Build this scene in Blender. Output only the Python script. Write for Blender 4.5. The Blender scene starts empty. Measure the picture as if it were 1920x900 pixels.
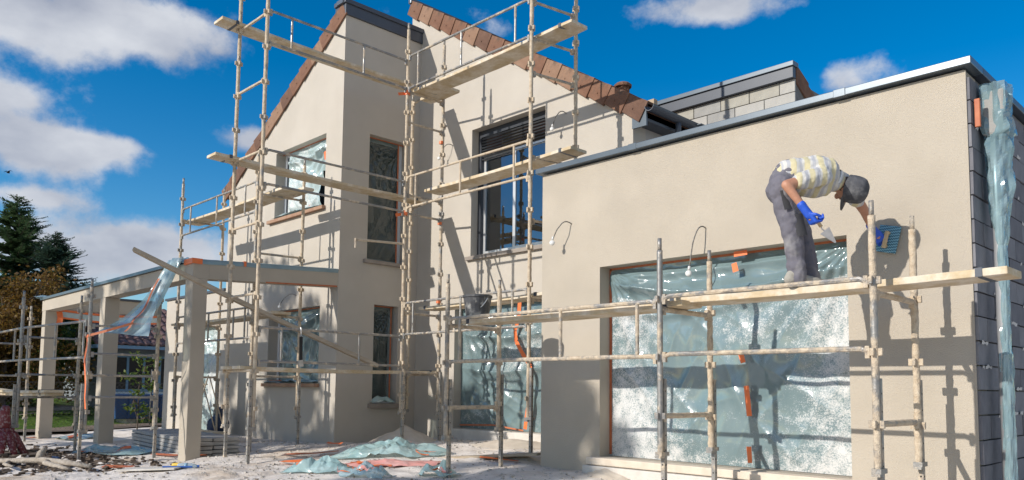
import bpy, bmesh, math, random
import numpy as np
from mathutils import Vector, Matrix, noise
from mathutils.geometry import tessellate_polygon
random.seed(7)
S = bpy.context.scene
COL = S.collection

# ------------------------------------------------------------------ camera
YAW, PITCH, ROLL = math.radians(45.571), math.radians(4.610), math.radians(0.616)
EYE = Vector((0, 0, 0.97))
fw = Vector((-math.sin(YAW)*math.cos(PITCH), math.cos(YAW)*math.cos(PITCH), math.sin(PITCH)))
rt = Vector((math.cos(YAW), math.sin(YAW), 0)); up = rt.cross(fw)
rt, up = rt*math.cos(ROLL)+up*math.sin(ROLL), -rt*math.sin(ROLL)+up*math.cos(ROLL)
cam = bpy.data.cameras.new("camera"); cam_o = bpy.data.objects.new("camera", cam); COL.objects.link(cam_o)
cam.sensor_width = 36; cam.lens = 36*1479.5/1920; cam.shift_y = (608.8-450)/1920
cam.clip_start = 0.05; cam.clip_end = 2000
cam_o.matrix_world = Matrix(((rt.x, up.x, -fw.x, EYE.x), (rt.y, up.y, -fw.y, EYE.y), (rt.z, up.z, -fw.z, EYE.z), (0, 0, 0, 1)))
S.camera = cam_o

# ------------------------------------------------------------------ light and sky
SUN_DIR = Vector((0.24, 1.0, -0.52)).normalized()          # the way the light travels
sun = bpy.data.lights.new("sun", 'SUN'); sun_o = bpy.data.objects.new("sun", sun); COL.objects.link(sun_o)
sun.energy = 4.5; sun.angle = math.radians(0.53); sun.color = (1.0, 0.95, 0.875)
sun_o.rotation_euler = SUN_DIR.to_track_quat('-Z', 'Y').to_euler(); sun_o.location = (-10, -30, 30)
S.view_settings.view_transform = 'Standard'; S.view_settings.look = 'None'
S.view_settings.exposure = 0.0; S.view_settings.gamma = 1.0; S.view_settings.use_curve_mapping = False

W = bpy.data.worlds.new("World"); S.world = W; W.use_nodes = True
nt = W.node_tree; nt.nodes.clear()
def N(t, **k):
    n = nt.nodes.new(t)
    for a, b in k.items(): setattr(n, a, b)
    return n
def LK(a, b): nt.links.new(a, b)
def M(op, a, b=None, c=None):
    n = N('ShaderNodeMath', operation=op)
    for i, v in enumerate((a, b, c)):
        if v is None: continue
        if isinstance(v, (int, float)): n.inputs[i].default_value = v
        else: LK(v, n.inputs[i])
    return n.outputs[0]
sky = N('ShaderNodeTexSky', sky_type='NISHITA', sun_disc=False)
sky.sun_elevation = math.asin(-SUN_DIR.z); sky.sun_rotation = math.atan2(-SUN_DIR.x, -SUN_DIR.y)
sky.air_density = 1.0; sky.dust_density = 0.3; sky.ozone_density = 2.5; sky.altitude = 200
hs = N('ShaderNodeHueSaturation'); hs.inputs['Saturation'].default_value = 1.50; hs.inputs['Value'].default_value = 1.23
LK(sky.outputs[0], hs.inputs['Color'])
tc = N('ShaderNodeTexCoord'); D = tc.outputs['Generated']
def vdot(v):
    n = N('ShaderNodeVectorMath', operation='DOT_PRODUCT'); LK(D, n.inputs[0]); n.inputs[1].default_value = v
    return n.outputs['Value']
CLOUDS = [((-0.905,0.215,0.368),0.105,0.034,1.0), ((-0.870,0.300,0.395),0.085,0.030,.95), ((-0.938,0.180,0.300),0.040,0.016,.75),
          ((-0.945,0.205,0.250),0.075,0.030,1.0), ((-0.928,0.270,0.262),0.040,0.012,.65), ((-0.938,0.308,0.150),0.150,0.040,1.1), ((-0.957,0.215,0.200),0.045,0.010,.7),
          ((-0.863,0.413,0.290),0.036,0.015,.75), ((-0.467,0.769,0.437),0.098,0.020,.85), ((-0.351,0.867,0.354),0.036,0.021,.7),
          ((-0.662,0.617,0.424),0.050,0.020,.5), ((-0.747,0.502,0.436),0.035,0.020,.45),
          ((0.60,0.70,0.40),0.30,0.12,1.0), ((0.2,-0.9,0.50),0.40,0.16,1.0), ((0.9,-0.2,0.35),0.45,0.16,1.0), ((-0.62,-0.70,0.45),0.36,0.15,1.0), ((0.7,0.3,0.75),0.35,0.2,.9), ((0.6,-0.6,0.7),0.35,0.2,.9), ((-0.95,-0.25,0.3),0.25,0.12,1.0), ((0.85,0.5,0.15),0.5,0.08,1.0), ((0.1,-1.0,0.12),0.6,0.07,1.0)]  # unseen clouds outside the view, added to whiten the fill light
mask = None
for c, sx, sy, w in CLOUDS:
    c = Vector(c).normalized(); t = Vector((0,0,1)).cross(c).normalized(); u = c.cross(t)
    a = M('DIVIDE', vdot(t), sx); b = M('DIVIDE', vdot(u), sy)
    r2 = M('ADD', M('MULTIPLY', a, a), M('MULTIPLY', b, b))
    front = M('GREATER_THAN', vdot(c), 0.2)
    g = M('MULTIPLY', M('MULTIPLY', M('POWER', 2.718, M('MULTIPLY', r2, -0.8)), w), front)
    mask = g if mask is None else M('ADD', mask, g)
mask = M('MINIMUM', mask, 1.15)
nz = N('ShaderNodeTexNoise'); nz.inputs['Scale'].default_value = 11.5; nz.inputs['Detail'].default_value = 12; nz.inputs['Roughness'].default_value = 0.62
mp = N('ShaderNodeMapping'); mp.inputs['Scale'].default_value = (1, 1, 1.35); LK(D, mp.inputs[0]); LK(mp.outputs[0], nz.inputs['Vector'])
nz3_ = N('ShaderNodeTexNoise'); nz3_.inputs['Scale'].default_value = 34; nz3_.inputs['Detail'].default_value = 8; nz3_.inputs['Roughness'].default_value = 0.6; LK(D, nz3_.inputs['Vector'])
den = M('SUBTRACT', M('ADD', M('ADD', M('MULTIPLY', mask, 0.95), M('MULTIPLY', nz.outputs[0], 1.30)), M('MULTIPLY', nz3_.outputs[0], 0.42)), 1.20)
cr = N('ShaderNodeMapRange', interpolation_type='SMOOTHSTEP'); cr.inputs['From Min'].default_value = 0.0; cr.inputs['From Max'].default_value = 0.52
LK(den, cr.inputs[0])
# cloud brightness: lit tops, greyer undersides, from the noise a little lower down
nz2 = N('ShaderNodeTexNoise'); nz2.inputs['Scale'].default_value = 7.0; nz2.inputs['Detail'].default_value = 6
mp2 = N('ShaderNodeMapping'); mp2.inputs['Scale'].default_value = (1, 1, 1.9); mp2.inputs['Location'].default_value = (0.02, 0.0, 0.07); LK(D, mp2.inputs[0]); LK(mp2.outputs[0], nz2.inputs['Vector'])
cs = N('ShaderNodeMapRange'); cs.inputs['From Min'].default_value = 0.33; cs.inputs['From Max'].default_value = 0.66; cs.inputs['To Min'].default_value = 0.0; cs.inputs['To Max'].default_value = 1.0
LK(nz2.outputs[0], cs.inputs[0])
cm = N('ShaderNodeMix', data_type='RGBA'); cm.inputs[6].default_value = (6.8, 7.0, 7.4, 1); cm.inputs[7].default_value = (3.6, 3.9, 4.7, 1)
LK(cs.outputs[0], cm.inputs[0])
mx = N('ShaderNodeMix', data_type='RGBA'); LK(M('MULTIPLY', cr.outputs[0], 0.95), mx.inputs[0]); LK(hs.outputs[0], mx.inputs[6]); LK(cm.outputs[2], mx.inputs[7])
bg = N('ShaderNodeBackground'); bg.inputs['Strength'].default_value = 0.11; LK(mx.outputs[2], bg.inputs['Color'])
wo = N('ShaderNodeOutputWorld'); LK(bg.outputs[0], wo.inputs[0])

# ------------------------------------------------------------------ materials
MT = {}
def nodes_of(name):
    m = bpy.data.materials.new(name); m.use_nodes = True; t = m.node_tree; t.nodes.clear()
    out = t.nodes.new('ShaderNodeOutputMaterial'); b = t.nodes.new('ShaderNodeBsdfPrincipled'); t.links.new(b.outputs[0], out.inputs[0])
    MT[name] = m
    return m, t, b, out
def tex(t, kind='Noise', scale=5.0, detail=4.0, rough=0.55, vec=None, mapscale=None, space='Object'):
    c = t.nodes.new('ShaderNodeTexCoord'); v = c.outputs[space]
    if mapscale:
        mpn = t.nodes.new('ShaderNodeMapping'); mpn.inputs['Scale'].default_value = mapscale; t.links.new(v, mpn.inputs[0]); v = mpn.outputs[0]
    n = t.nodes.new('ShaderNodeTex'+kind); n.inputs['Scale'].default_value = scale
    if 'Detail' in n.inputs: n.inputs['Detail'].default_value = detail
    if 'Roughness' in n.inputs: n.inputs['Roughness'].default_value = rough
    t.links.new(v, n.inputs['Vector'])
    return n.outputs[0]
def rng(t, x, a, b, c=0.0, d=1.0, smooth=False):
    n = t.nodes.new('ShaderNodeMapRange'); n.inputs[1].default_value = a; n.inputs[2].default_value = b; n.inputs[3].default_value = c; n.inputs[4].default_value = d
    if smooth: n.interpolation_type = 'SMOOTHSTEP'
    t.links.new(x, n.inputs[0]); return n.outputs[0]
def mixc(t, f, a, b):
    n = t.nodes.new('ShaderNodeMix'); n.data_type = 'RGBA'
    for i, v in ((0, f), (6, a), (7, b)):
        if isinstance(v, (int, float)): n.inputs[i].default_value = v
        elif isinstance(v, (tuple, list)): n.inputs[i].default_value = (*v[:3], 1)
        else: t.links.new(v, n.inputs[i])
    return n.outputs[2]
def mth(t, op, a, b=0.0):
    n = t.nodes.new('ShaderNodeMath'); n.operation = op
    for i, v in enumerate((a, b)):
        if isinstance(v, (int, float)): n.inputs[i].default_value = v
        else: t.links.new(v, n.inputs[i])
    return n.outputs[0]
def bump(t, b, h, strength=0.3, dist=0.01):
    n = t.nodes.new('ShaderNodeBump'); n.inputs['Strength'].default_value = strength; n.inputs['Distance'].default_value = dist
    t.links.new(h, n.inputs['Height']); t.links.new(n.outputs[0], b.inputs['Normal'])
def pm(name, c1, c2=None, scale=6, rough=0.8, bstr=0.0, bscale=40, bdist=0.01, metal=0.0, spec=0.5, c3=None, s3=1.0, mapscale=None):
    m, t, b, o = nodes_of(name)
    c2 = c2 or c1
    col = mixc(t, rng(t, tex(t, scale=scale, mapscale=mapscale), .3, .7), c1, c2)
    if c3: col = mixc(t, rng(t, tex(t, scale=s3, detail=6), .5, .72), col, c3)
    t.links.new(col, b.inputs['Base Color'])
    b.inputs['Roughness'].default_value = rough; b.inputs['Metallic'].default_value = metal; b.inputs['Specular IOR Level'].default_value = spec
    if bstr: bump(t, b, tex(t, scale=bscale, detail=3), bstr, bdist)
    return m
pm('render', (.475,.415,.335), (.530,.465,.378), 1.7, .92, 1.0, 150, .009, spec=.15, c3=(.452,.397,.325), s3=.7)
pm('render_pale', (.500,.452,.388), (.545,.495,.428), 1.7, .92, 1.0, 150, .007, spec=.15, c3=(.485,.438,.375), s3=.7)
pm('render_grey', (.40,.38,.36), (.46,.43,.40), 3, .9, .4, 150, .004, spec=.15)
pm('tile', (.17,.088,.058), (.245,.135,.088), 7, .88, .6, 60, .008, spec=.2, c3=(.13,.085,.062), s3=6)
pm('tile_pale', (.25,.15,.10), (.32,.20,.135), 7, .88, .6, 60, .008, spec=.2, c3=(.17,.11,.08), s3=6)
pm('tile_dark', (.125,.070,.05), (.18,.105,.075), 7, .88, .6, 60, .008, spec=.2)
pm('tile_far', (.11,.065,.06), (.19,.11,.10), 6, .8)
pm('anthracite', (.055,.065,.085), (.065,.075,.095), 3, .42, spec=.5)
pm('zinc', (.10,.125,.15), (.125,.15,.175), 2.5, .33, .10, 14, .002, metal=.35, spec=.6)
pm('sill', (.25,.21,.18), (.32,.28,.24), 6, .8, .2, 80)
pm('sill_brown', (.30,.16,.10), (.40,.26,.17), 9, .85)
pm('alu', (.62,.63,.64), (.70,.70,.70), 8, .35, metal=.6)
pm('frame_dark', (.03,.035,.045), None, 3, .4)
pm('frame_white', (.72,.74,.76), None, 3, .4)
pm('shutter', (.10,.105,.115), (.12,.125,.135), 5, .45)
pm('interior', (.46,.36,.25), (.40,.31,.21), 2, .9)
pm('interior_dark', (.10,.10,.10), None, 2, .9)
pm('block', (.30,.295,.28), (.36,.35,.33), 7, .95, .6, 70, .008, spec=.1)
pm('block_pale', (.40,.385,.355), (.45,.435,.40), 7, .95, .6, 70, .008, spec=.1)
pm('mortar_pale', (.50,.48,.46), (.60,.58,.56), 12, .95)
pm('block_warm', (.35,.33,.285), (.41,.39,.335), 7, .95, .6, 70, .008, spec=.1)
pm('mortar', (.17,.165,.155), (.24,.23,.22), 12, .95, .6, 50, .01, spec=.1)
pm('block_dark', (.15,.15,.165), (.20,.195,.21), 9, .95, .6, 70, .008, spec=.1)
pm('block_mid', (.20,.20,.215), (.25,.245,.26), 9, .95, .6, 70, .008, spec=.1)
pm('concrete', (.54,.50,.45), (.66,.62,.56), 5, .95, .6, 40, .01, spec=.1, c3=(.74,.69,.63), s3=2.2)
pm('slab_concrete', (.36,.34,.32), (.47,.45,.42), 8, .95, .5, 60, .008, spec=.1)
pm('orange', (.85,.16,.035), (.78,.20,.06), 20, .45)
pm('pink_film', (.80,.33,.28), (.72,.42,.38), 9, .35)
pm('rust_tape', (.42,.11,.045), (.52,.17,.07), 14, .6)
pm('black_rubber', (.012,.012,.013), None, 3, .6)
pm('hole', (.004,.004,.004), None, 3, .9)
pm('cable', (.06,.055,.05), (.30,.28,.25), 30, .6)
pm('white_plastic', (.74,.73,.70), (.66,.65,.62), 25, .4)
pm('bucket', (.035,.036,.04), (.08,.08,.085), 9, .55, .2, 30, .004, c3=(.46,.44,.40), s3=11)
pm('blue_plastic', (.03,.10,.35), (.04,.13,.42), 12, .45, .2, 30, .004)
pm('blue_bag', (.015,.03,.075), (.02,.045,.11), 9, .6)
pm('yellow_plastic', (.75,.48,.05), None, 12, .5)
pm('skin', (.42,.20,.125), (.50,.25,.155), 16, .55, .15, 120, .002)
pm('hair', (.045,.03,.02), (.08,.05,.03), 40, .7)
pm('trousers', (.125,.12,.145), (.165,.155,.18), 7, .9, .35, 300, .002, c3=(.27,.26,.26), s3=6)
pm('trousers_dark', (.045,.045,.05), (.075,.073,.075), 9, .9, .3, 200, .002)
pm('cap', (.05,.052,.06), (.085,.085,.095), 12, .85, .3, 250, .002, c3=(.16,.16,.165), s3=18)
pm('shoe', (.28,.26,.22), (.42,.39,.34), 14, .9, .4, 60, .005)
pm('glove', (.015,.07,.46), (.02,.10,.58), 14, .5, .2, 200, .002)
pm('steel', (.45,.46,.47), (.60,.60,.60), 14, .35, metal=.8)
pm('wood', (.50,.36,.20), (.58,.44,.27), 12, .75, .2, 60, .004, mapscale=(1,1,6))
pm('bark', (.085,.065,.05), (.15,.12,.095), 9, .95, .7, 25, .02)
pm('dry_wood', (.30,.25,.20), (.46,.40,.33), 14, .95, .9, 30, .02)
pm('mulch', (.06,.042,.03), (.15,.11,.08), 3, .95)
pm('crumb', (.55,.51,.46), (.42,.37,.31), 3, .95)
pm('sand', (.60,.51,.41), (.72,.63,.52), 6, .97, .6, 90, .01, spec=.08)
pm('red_paint', (.13,.012,.016), (.20,.03,.03), 6, .6, .4, 40, .008, c3=(.40,.30,.28), s3=26)
pm('gravel', (.28,.22,.17), (.40,.33,.26), 14, .95, .7, 50, .02)
pm('soil', (.16,.11,.075), (.24,.18,.13), 3, .97, .6, 20, .02)
pm('neighbour_wall', (.20,.22,.235), (.25,.27,.285), 2, .9)
pm('blue_frame', (.20,.33,.45), None, 2, .5)
pm('container_blue', (.015,.065,.19), (.02,.085,.23), 3, .5)
pm('fence_metal', (.10,.10,.10), None, 3, .6)
pm('dark_glass', (.015,.018,.022), None, 2, .08)

def leafmat(name, c1, c2, c3, nsc=2.0):
    m, t, b, o = nodes_of(name)
    col = mixc(t, rng(t, tex(t, scale=nsc, detail=5, rough=.8), .34, .66), c1, c2)
    col = mixc(t, rng(t, tex(t, 'White' if False else 'Noise', scale=23, detail=0), .52, .68), col, c3)
    t.links.new(col, b.inputs['Base Color']); b.inputs['Roughness'].default_value = .55; b.inputs['Specular IOR Level'].default_value = .3
    tr = t.nodes.new('ShaderNodeBsdfTranslucent'); t.links.new(col, tr.inputs[0])
    mix = t.nodes.new('ShaderNodeMixShader'); mix.inputs[0].default_value = .38
    t.links.new(b.outputs[0], mix.inputs[1]); t.links.new(tr.outputs[0], mix.inputs[2]); t.links.new(mix.outputs[0], o.inputs[0])
leafmat('conifer', (.055,.105,.045), (.095,.165,.075), (.14,.20,.09), 1.2)
leafmat('conifer_blue', (.05,.095,.065), (.08,.14,.10), (.11,.17,.12), 1.2)
leafmat('leaf_green', (.05,.10,.02), (.085,.15,.03), (.20,.22,.04), 1.5)
leafmat('leaf_dark', (.02,.045,.012), (.04,.075,.02), (.07,.10,.03), 1.5)
leafmat('leaf_russet', (.10,.055,.018), (.17,.085,.02), (.26,.17,.03), 1.8)
leafmat('grass', (.09,.18,.025), (.14,.25,.04), (.22,.27,.07), .7)

def polemat(name, metal_amt):
    m, t, b, o = nodes_of(name)
    f = rng(t, tex(t, scale=5.5, detail=6, rough=.7), metal_amt-.09, metal_amt+.09, smooth=True)
    zi = mixc(t, rng(t, tex(t, scale=30), .3, .7), (.24,.235,.23), (.34,.325,.30))
    pl = mixc(t, rng(t, tex(t, scale=22, detail=5), .3, .7), (.47,.36,.245), (.64,.54,.41))
    t.links.new(mixc(t, f, zi, pl), b.inputs['Base Color'])
    t.links.new(rng(t, f, 0, 1, .45, .95), b.inputs['Roughness'])
    mm = rng(t, f, 0, 1, .55, 0); t.links.new(mm, b.inputs['Metallic'])
    hh = mth(t, 'MULTIPLY', tex(t, scale=90, detail=4), f); bump(t, b, hh, .9, .012)
polemat('pole_plaster', .38); polemat('pole_grey', .55); polemat('pole_mixed', .46)

def plankmat(name):
    m, t, b, o = nodes_of(name)
    w = mixc(t, rng(t, tex(t, scale=3, detail=6, rough=.7, mapscale=(2.5,2.5,14)), .3, .7), (.50,.38,.23), (.62,.50,.33))
    p = mixc(t, rng(t, tex(t, scale=18), .3, .7), (.62,.53,.41), (.74,.66,.54))
    f = rng(t, tex(t, scale=3.2, detail=6, rough=.7), .40, .62, smooth=True)
    t.links.new(mixc(t, f, w, p), b.inputs['Base Color']); b.inputs['Roughness'].default_value = .9; b.inputs['Specular IOR Level'].default_value = .15
    bump(t, b, tex(t, scale=60, detail=4), .5, .006)
plankmat('plank')
pm('plank_grey', (.34,.275,.20), (.45,.375,.285), 3, .9, .5, 60, .006, spec=.15, mapscale=(2,2,10))

def filmmat(name, c1, c2, splash, mass, clear, rough=.16, thr=.50):
    """thin polythene film; thrown plaster sticks to it in speckles and crusts"""
    m, t, b, o = nodes_of(name)
    base = mixc(t, rng(t, tex(t, scale=2.2, detail=4), .3, .7), c1, c2)
    at_ = t.nodes.new('ShaderNodeAttribute'); at_.attribute_name = 'splash'                    # how much plaster hit this part of the sheet
    sp = mth(t, 'ADD', mth(t, 'MULTIPLY', tex(t, scale=70, detail=6, rough=.8), .7), mth(t, 'MULTIPLY', tex(t, scale=11, detail=4), .3))
    f = rng(t, mth(t, 'ADD', sp, mth(t, 'MULTIPLY', at_.outputs['Fac'], .185*splash)), .600, .765, smooth=True)
    t.links.new(mixc(t, mth(t, 'MULTIPLY', f, .88), base, (.70,.68,.655)), b.inputs['Base Color'])
    t.links.new(rng(t, f, 0, 1, rough, .9), b.inputs['Roughness']); b.inputs['Specular IOR Level'].default_value = .9; b.inputs['Coat Roughness'].default_value = .08; t.links.new(rng(t, f, 0, 1, .55, 0), b.inputs['Coat Weight'])
    bump(t, b, mth(t, 'ADD', tex(t, scale=5, detail=4, rough=.5, mapscale=(1,1,.6)), mth(t, 'MULTIPLY', f, .4)), .25, .03)
    tp = t.nodes.new('ShaderNodeBsdfTransparent'); tp.inputs[0].default_value = (.75,.9,.92,1)
    ms = t.nodes.new('ShaderNodeMixShader'); t.links.new(rng(t, f, 0, 1, clear, 0), ms.inputs[0])
    t.links.new(b.outputs[0], ms.inputs[1]); t.links.new(tp.outputs[0], ms.inputs[2]); t.links.new(ms.outputs[0], o.inputs[0])
filmmat('film_big', (.165,.240,.252), (.225,.305,.315), 1.22, .62, .14, .13, thr=.50)
filmmat('film_door', (.175,.255,.268), (.235,.32,.328), .9, .7, .2, thr=.54)
filmmat('film_white', (.34,.46,.46), (.50,.60,.60), 1.6, 1.6, .08, thr=.42)
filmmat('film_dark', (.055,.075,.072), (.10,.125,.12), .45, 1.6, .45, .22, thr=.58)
filmmat('film_blue', (.34,.47,.50), (.46,.58,.60), .3, 3.0, .30, .2, thr=.62)
filmmat('film_heap', (.30,.47,.455), (.47,.61,.59), .6, 5.0, .22, .22, thr=.6)
filmmat('film_wrap', (.24,.37,.41), (.40,.52,.55), .3, 5.0, .45, .14, thr=.60)
filmmat('film_dusty', (.15,.24,.27), (.24,.33,.35), .9, 6.0, .0, .4, thr=.55)

m, t, b, o = nodes_of('glass')
gl = t.nodes.new('ShaderNodeBsdfGlossy'); gl.inputs['Roughness'].default_value = .015; gl.inputs[0].default_value = (.75,.82,.9,1)
tp = t.nodes.new('ShaderNodeBsdfTransparent'); tp.inputs[0].default_value = (.62,.68,.70,1)
ms = t.nodes.new('ShaderNodeMixShader'); fr = t.nodes.new('ShaderNodeFresnel'); fr.inputs[0].default_value = 1.7
t.links.new(mth(t, 'ADD', fr.outputs[0], .17), ms.inputs[0]); t.links.new(tp.outputs[0], ms.inputs[1]); t.links.new(gl.outputs[0], ms.inputs[2]); t.links.new(ms.outputs[0], o.inputs[0])

m, t, b, o = nodes_of('bottle_clear')
b.inputs['Base Color'].default_value = (.75,.88,.95,1); b.inputs['Roughness'].default_value = .1; b.inputs['Transmission Weight'].default_value = .6; b.inputs['IOR'].default_value = 1.2

# shirt: bands across the spine, pale yellow and grey
m, t, b, o = nodes_of('shirt')
c = t.nodes.new('ShaderNodeTexCoord'); sp = t.nodes.new('ShaderNodeVectorMath'); sp.operation = 'DOT_PRODUCT'; sp.inputs[1].default_value = (.70,.71,-.06)
t.links.new(c.outputs['Object'], sp.inputs[0])
wv = mth(t, 'SINE', mth(t, 'MULTIPLY', mth(t, 'ADD', sp.outputs['Value'], mth(t, 'MULTIPLY', tex(t, scale=5), .03)), 128.0))
wv2 = mth(t, 'SINE', mth(t, 'MULTIPLY', sp.outputs['Value'], 59.0))
col = mixc(t, rng(t, wv, -.25, .25, smooth=True), (.44,.44,.46), (.60,.58,.54))
col = mixc(t, rng(t, wv2, .1, .5, smooth=True), col, (.60,.53,.33))
t.links.new(col, b.inputs['Base Color']); b.inputs['Roughness'].default_value = .9; bump(t, b, tex(t, scale=9, detail=4), .35, .03)

# hand float: bluish ribbed plastic
m, t, b, o = nodes_of('float_plate')
c = t.nodes.new('ShaderNodeTexCoord'); sep = t.nodes.new('ShaderNodeSeparateXYZ'); t.links.new(c.outputs['Object'], sep.inputs[0])
zig = mth(t, 'ADD', mth(t, 'MULTIPLY', sep.outputs[2], 260.0), mth(t, 'MULTIPLY', mth(t, 'SINE', mth(t, 'MULTIPLY', sep.outputs[0], 330.0)), 1.1))
t.links.new(mixc(t, rng(t, mth(t, 'SINE', zig), -.2, .4), (.035,.13,.20), (.20,.42,.52)), b.inputs['Base Color']); b.inputs['Roughness'].default_value = .45

# site ground: pale plaster dust over brown soil, patchy
m, t, b, o = nodes_of('ground')
dust = mixc(t, rng(t, tex(t, scale=3.5, detail=7, rough=.65), .3, .7), (.68,.61,.54), (.85,.775,.70))
soil = mixc(t, rng(t, tex(t, scale=6, detail=6), .3, .7), (.50,.385,.275), (.64,.51,.385))
f1 = rng(t, tex(t, scale=.55, detail=7, rough=.62), .32, .52, smooth=True)
f2 = rng(t, tex(t, scale=26, detail=4), .62, .70)
col = mixc(t, f1, soil, dust); col = mixc(t, mth(t, 'MULTIPLY', f2, .35), col, (.30,.26,.22))
t.links.new(col, b.inputs['Base Color']); b.inputs['Roughness'].default_value = .97; b.inputs['Specular IOR Level'].default_value = .08
bump(t, b, mth(t, 'ADD', tex(t, scale=22, detail=8, rough=.7), mth(t, 'MULTIPLY', tex(t, scale=7, detail=4), 1.2)), .7, .022)

# ------------------------------------------------------------------ mesh helpers
ORG = {}
class MB:
    def __init__(s): s.v = []; s.f = []; s.m = []
    def add(s, vs, fs, mi=0):
        o = len(s.v); s.v.extend([tuple(p) for p in vs]); s.f.extend([tuple(i+o for i in f) for f in fs]); s.m.extend([mi]*len(fs)); return s
    def hexa(s, p, mi=0):
        return s.add(p, [(0,3,2,1),(4,5,6,7),(0,1,5,4),(1,2,6,5),(2,3,7,6),(3,0,4,7)], mi)
    def box(s, a, b, mi=0):
        x0,x1 = sorted((a[0],b[0])); y0,y1 = sorted((a[1],b[1])); z0,z1 = sorted((a[2],b[2]))
        return s.hexa([(x0,y0,z0),(x1,y0,z0),(x1,y1,z0),(x0,y1,z0),(x0,y0,z1),(x1,y0,z1),(x1,y1,z1),(x0,y1,z1)], mi)
    def cbox(s, c, sz, rot=None, mi=0):
        c = Vector(c); h = Vector(sz)/2; ps = []
        for z in (-1,1):
            for x,y in ((-1,-1),(1,-1),(1,1),(-1,1)):
                p = Vector((x*h.x,y*h.y,z*h.z)); ps.append(c+(rot@p if rot else p))
        return s.hexa(ps, mi)
    def bar(s, p0, p1, w, h, upv=(0,0,1), mi=0, jit=0.0):
        p0=Vector(p0); p1=Vector(p1); d=(p1-p0).normalized(); u=Vector(upv); sd=d.cross(u).normalized(); u=sd.cross(d)
        ps=[p+sd*a*w/2+u*b*h/2+Vector((random.uniform(-jit,jit),random.uniform(-jit,jit),random.uniform(-jit,jit))) for p in (p0,p1) for a,b in ((-1,-1),(1,-1),(1,1),(-1,1))]
        return s.hexa(ps, mi)
    def tube(s, pts, r, n=8, caps=True, mi=0, jit=0.0, flat=1.0):
        pts=[Vector(p) for p in pts]; k=len(pts); rs=[r]*k if isinstance(r,(int,float)) else r
        o=len(s.v); ref=None
        for i,p in enumerate(pts):
            d=(pts[min(i+1,k-1)]-pts[max(i-1,0)]).normalized()
            if ref is None: ref=Vector((0,0,1)) if abs(d.z)<.9 else Vector((1,0,0))
            a=d.cross(ref).normalized(); b=a.cross(d); ref=b
            for j in range(n):
                t=2*math.pi*j/n; rr=rs[i]*(1+random.uniform(-jit,jit))
                s.v.append(tuple(p+a*math.cos(t)*rr+b*math.sin(t)*rr*flat))
        for i in range(k-1):
            for j in range(n):
                s.f.append((o+i*n+j,o+i*n+(j+1)%n,o+(i+1)*n+(j+1)%n,o+(i+1)*n+j)); s.m.append(mi)
        if caps:
            s.f.append(tuple(o+j for j in reversed(range(n)))); s.m.append(mi)
            s.f.append(tuple(o+(k-1)*n+j for j in range(n))); s.m.append(mi)
        return s
    def ell(s, c, r, n=12, m=8, rot=None, mi=0):
        c=Vector(c); o=len(s.v); rr=r if not isinstance(r,(int,float)) else (r,r,r)
        for i in range(m+1):
            a=math.pi*i/m
            for j in range(n):
                t=2*math.pi*j/n; p=Vector((rr[0]*math.sin(a)*math.cos(t),rr[1]*math.sin(a)*math.sin(t),rr[2]*math.cos(a)))
                s.v.append(tuple(c+(rot@p if rot else p)))
        for i in range(m):
            for j in range(n): s.f.append((o+i*n+j,o+(i+1)*n+j,o+(i+1)*n+(j+1)%n,o+i*n+(j+1)%n)); s.m.append(mi)
        return s
    def lathe(s, c, prof, n=16, mi=0):
        o=len(s.v); c=Vector(c)
        for r,z in prof:
            for j in range(n):
                t=2*math.pi*j/n; s.v.append(tuple(c+Vector((r*math.cos(t),r*math.sin(t),z))))
        for i in range(len(prof)-1):
            for j in range(n): s.f.append((o+i*n+j,o+i*n+(j+1)%n,o+(i+1)*n+(j+1)%n,o+(i+1)*n+j)); s.m.append(mi)
        return s
    def build(s, name, mat, parent=None, base=None, smooth=False, bevel=0.0):
        if parent is not None: base = ORG[parent.name]
        base = Vector(base) if base is not None else Vector((0,0,0))
        me = bpy.data.meshes.new(name); me.from_pydata([(a-base.x,b-base.y,c-base.z) for a,b,c in s.v], [], s.f)
        mats = mat if isinstance(mat,(list,tuple)) else [mat]
        for q in mats: me.materials.append(MT[q])
        if len(mats)>1: me.polygons.foreach_set('material_index', s.m)
        if smooth: me.polygons.foreach_set('use_smooth', [True]*len(me.polygons))
        me.update()
        ob = bpy.data.objects.new(name, me); COL.objects.link(ob)
        if parent is not None: ob.parent = parent
        else: ob.location = base
        ORG[ob.name] = base
        if bevel:
            bv = ob.modifiers.new('bevel','BEVEL'); bv.width = bevel; bv.segments = 2; bv.limit_method = 'ANGLE'
        return ob
def empty(name, loc):
    o = bpy.data.objects.new(name, None); COL.objects.link(o); o.location = loc; o.empty_display_size = .2; ORG[o.name] = Vector(loc); return o
def tag(o, label, cat, group=None):
    o['label'] = label; o['category'] = cat
    if group: o['group'] = group
    return o
def kind(o, k, label=None):
    o['kind'] = k
    if label: o['label'] = label
    return o
def nz3(x, y, z=0.0): return noise.noise(Vector((x, y, z)))

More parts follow.
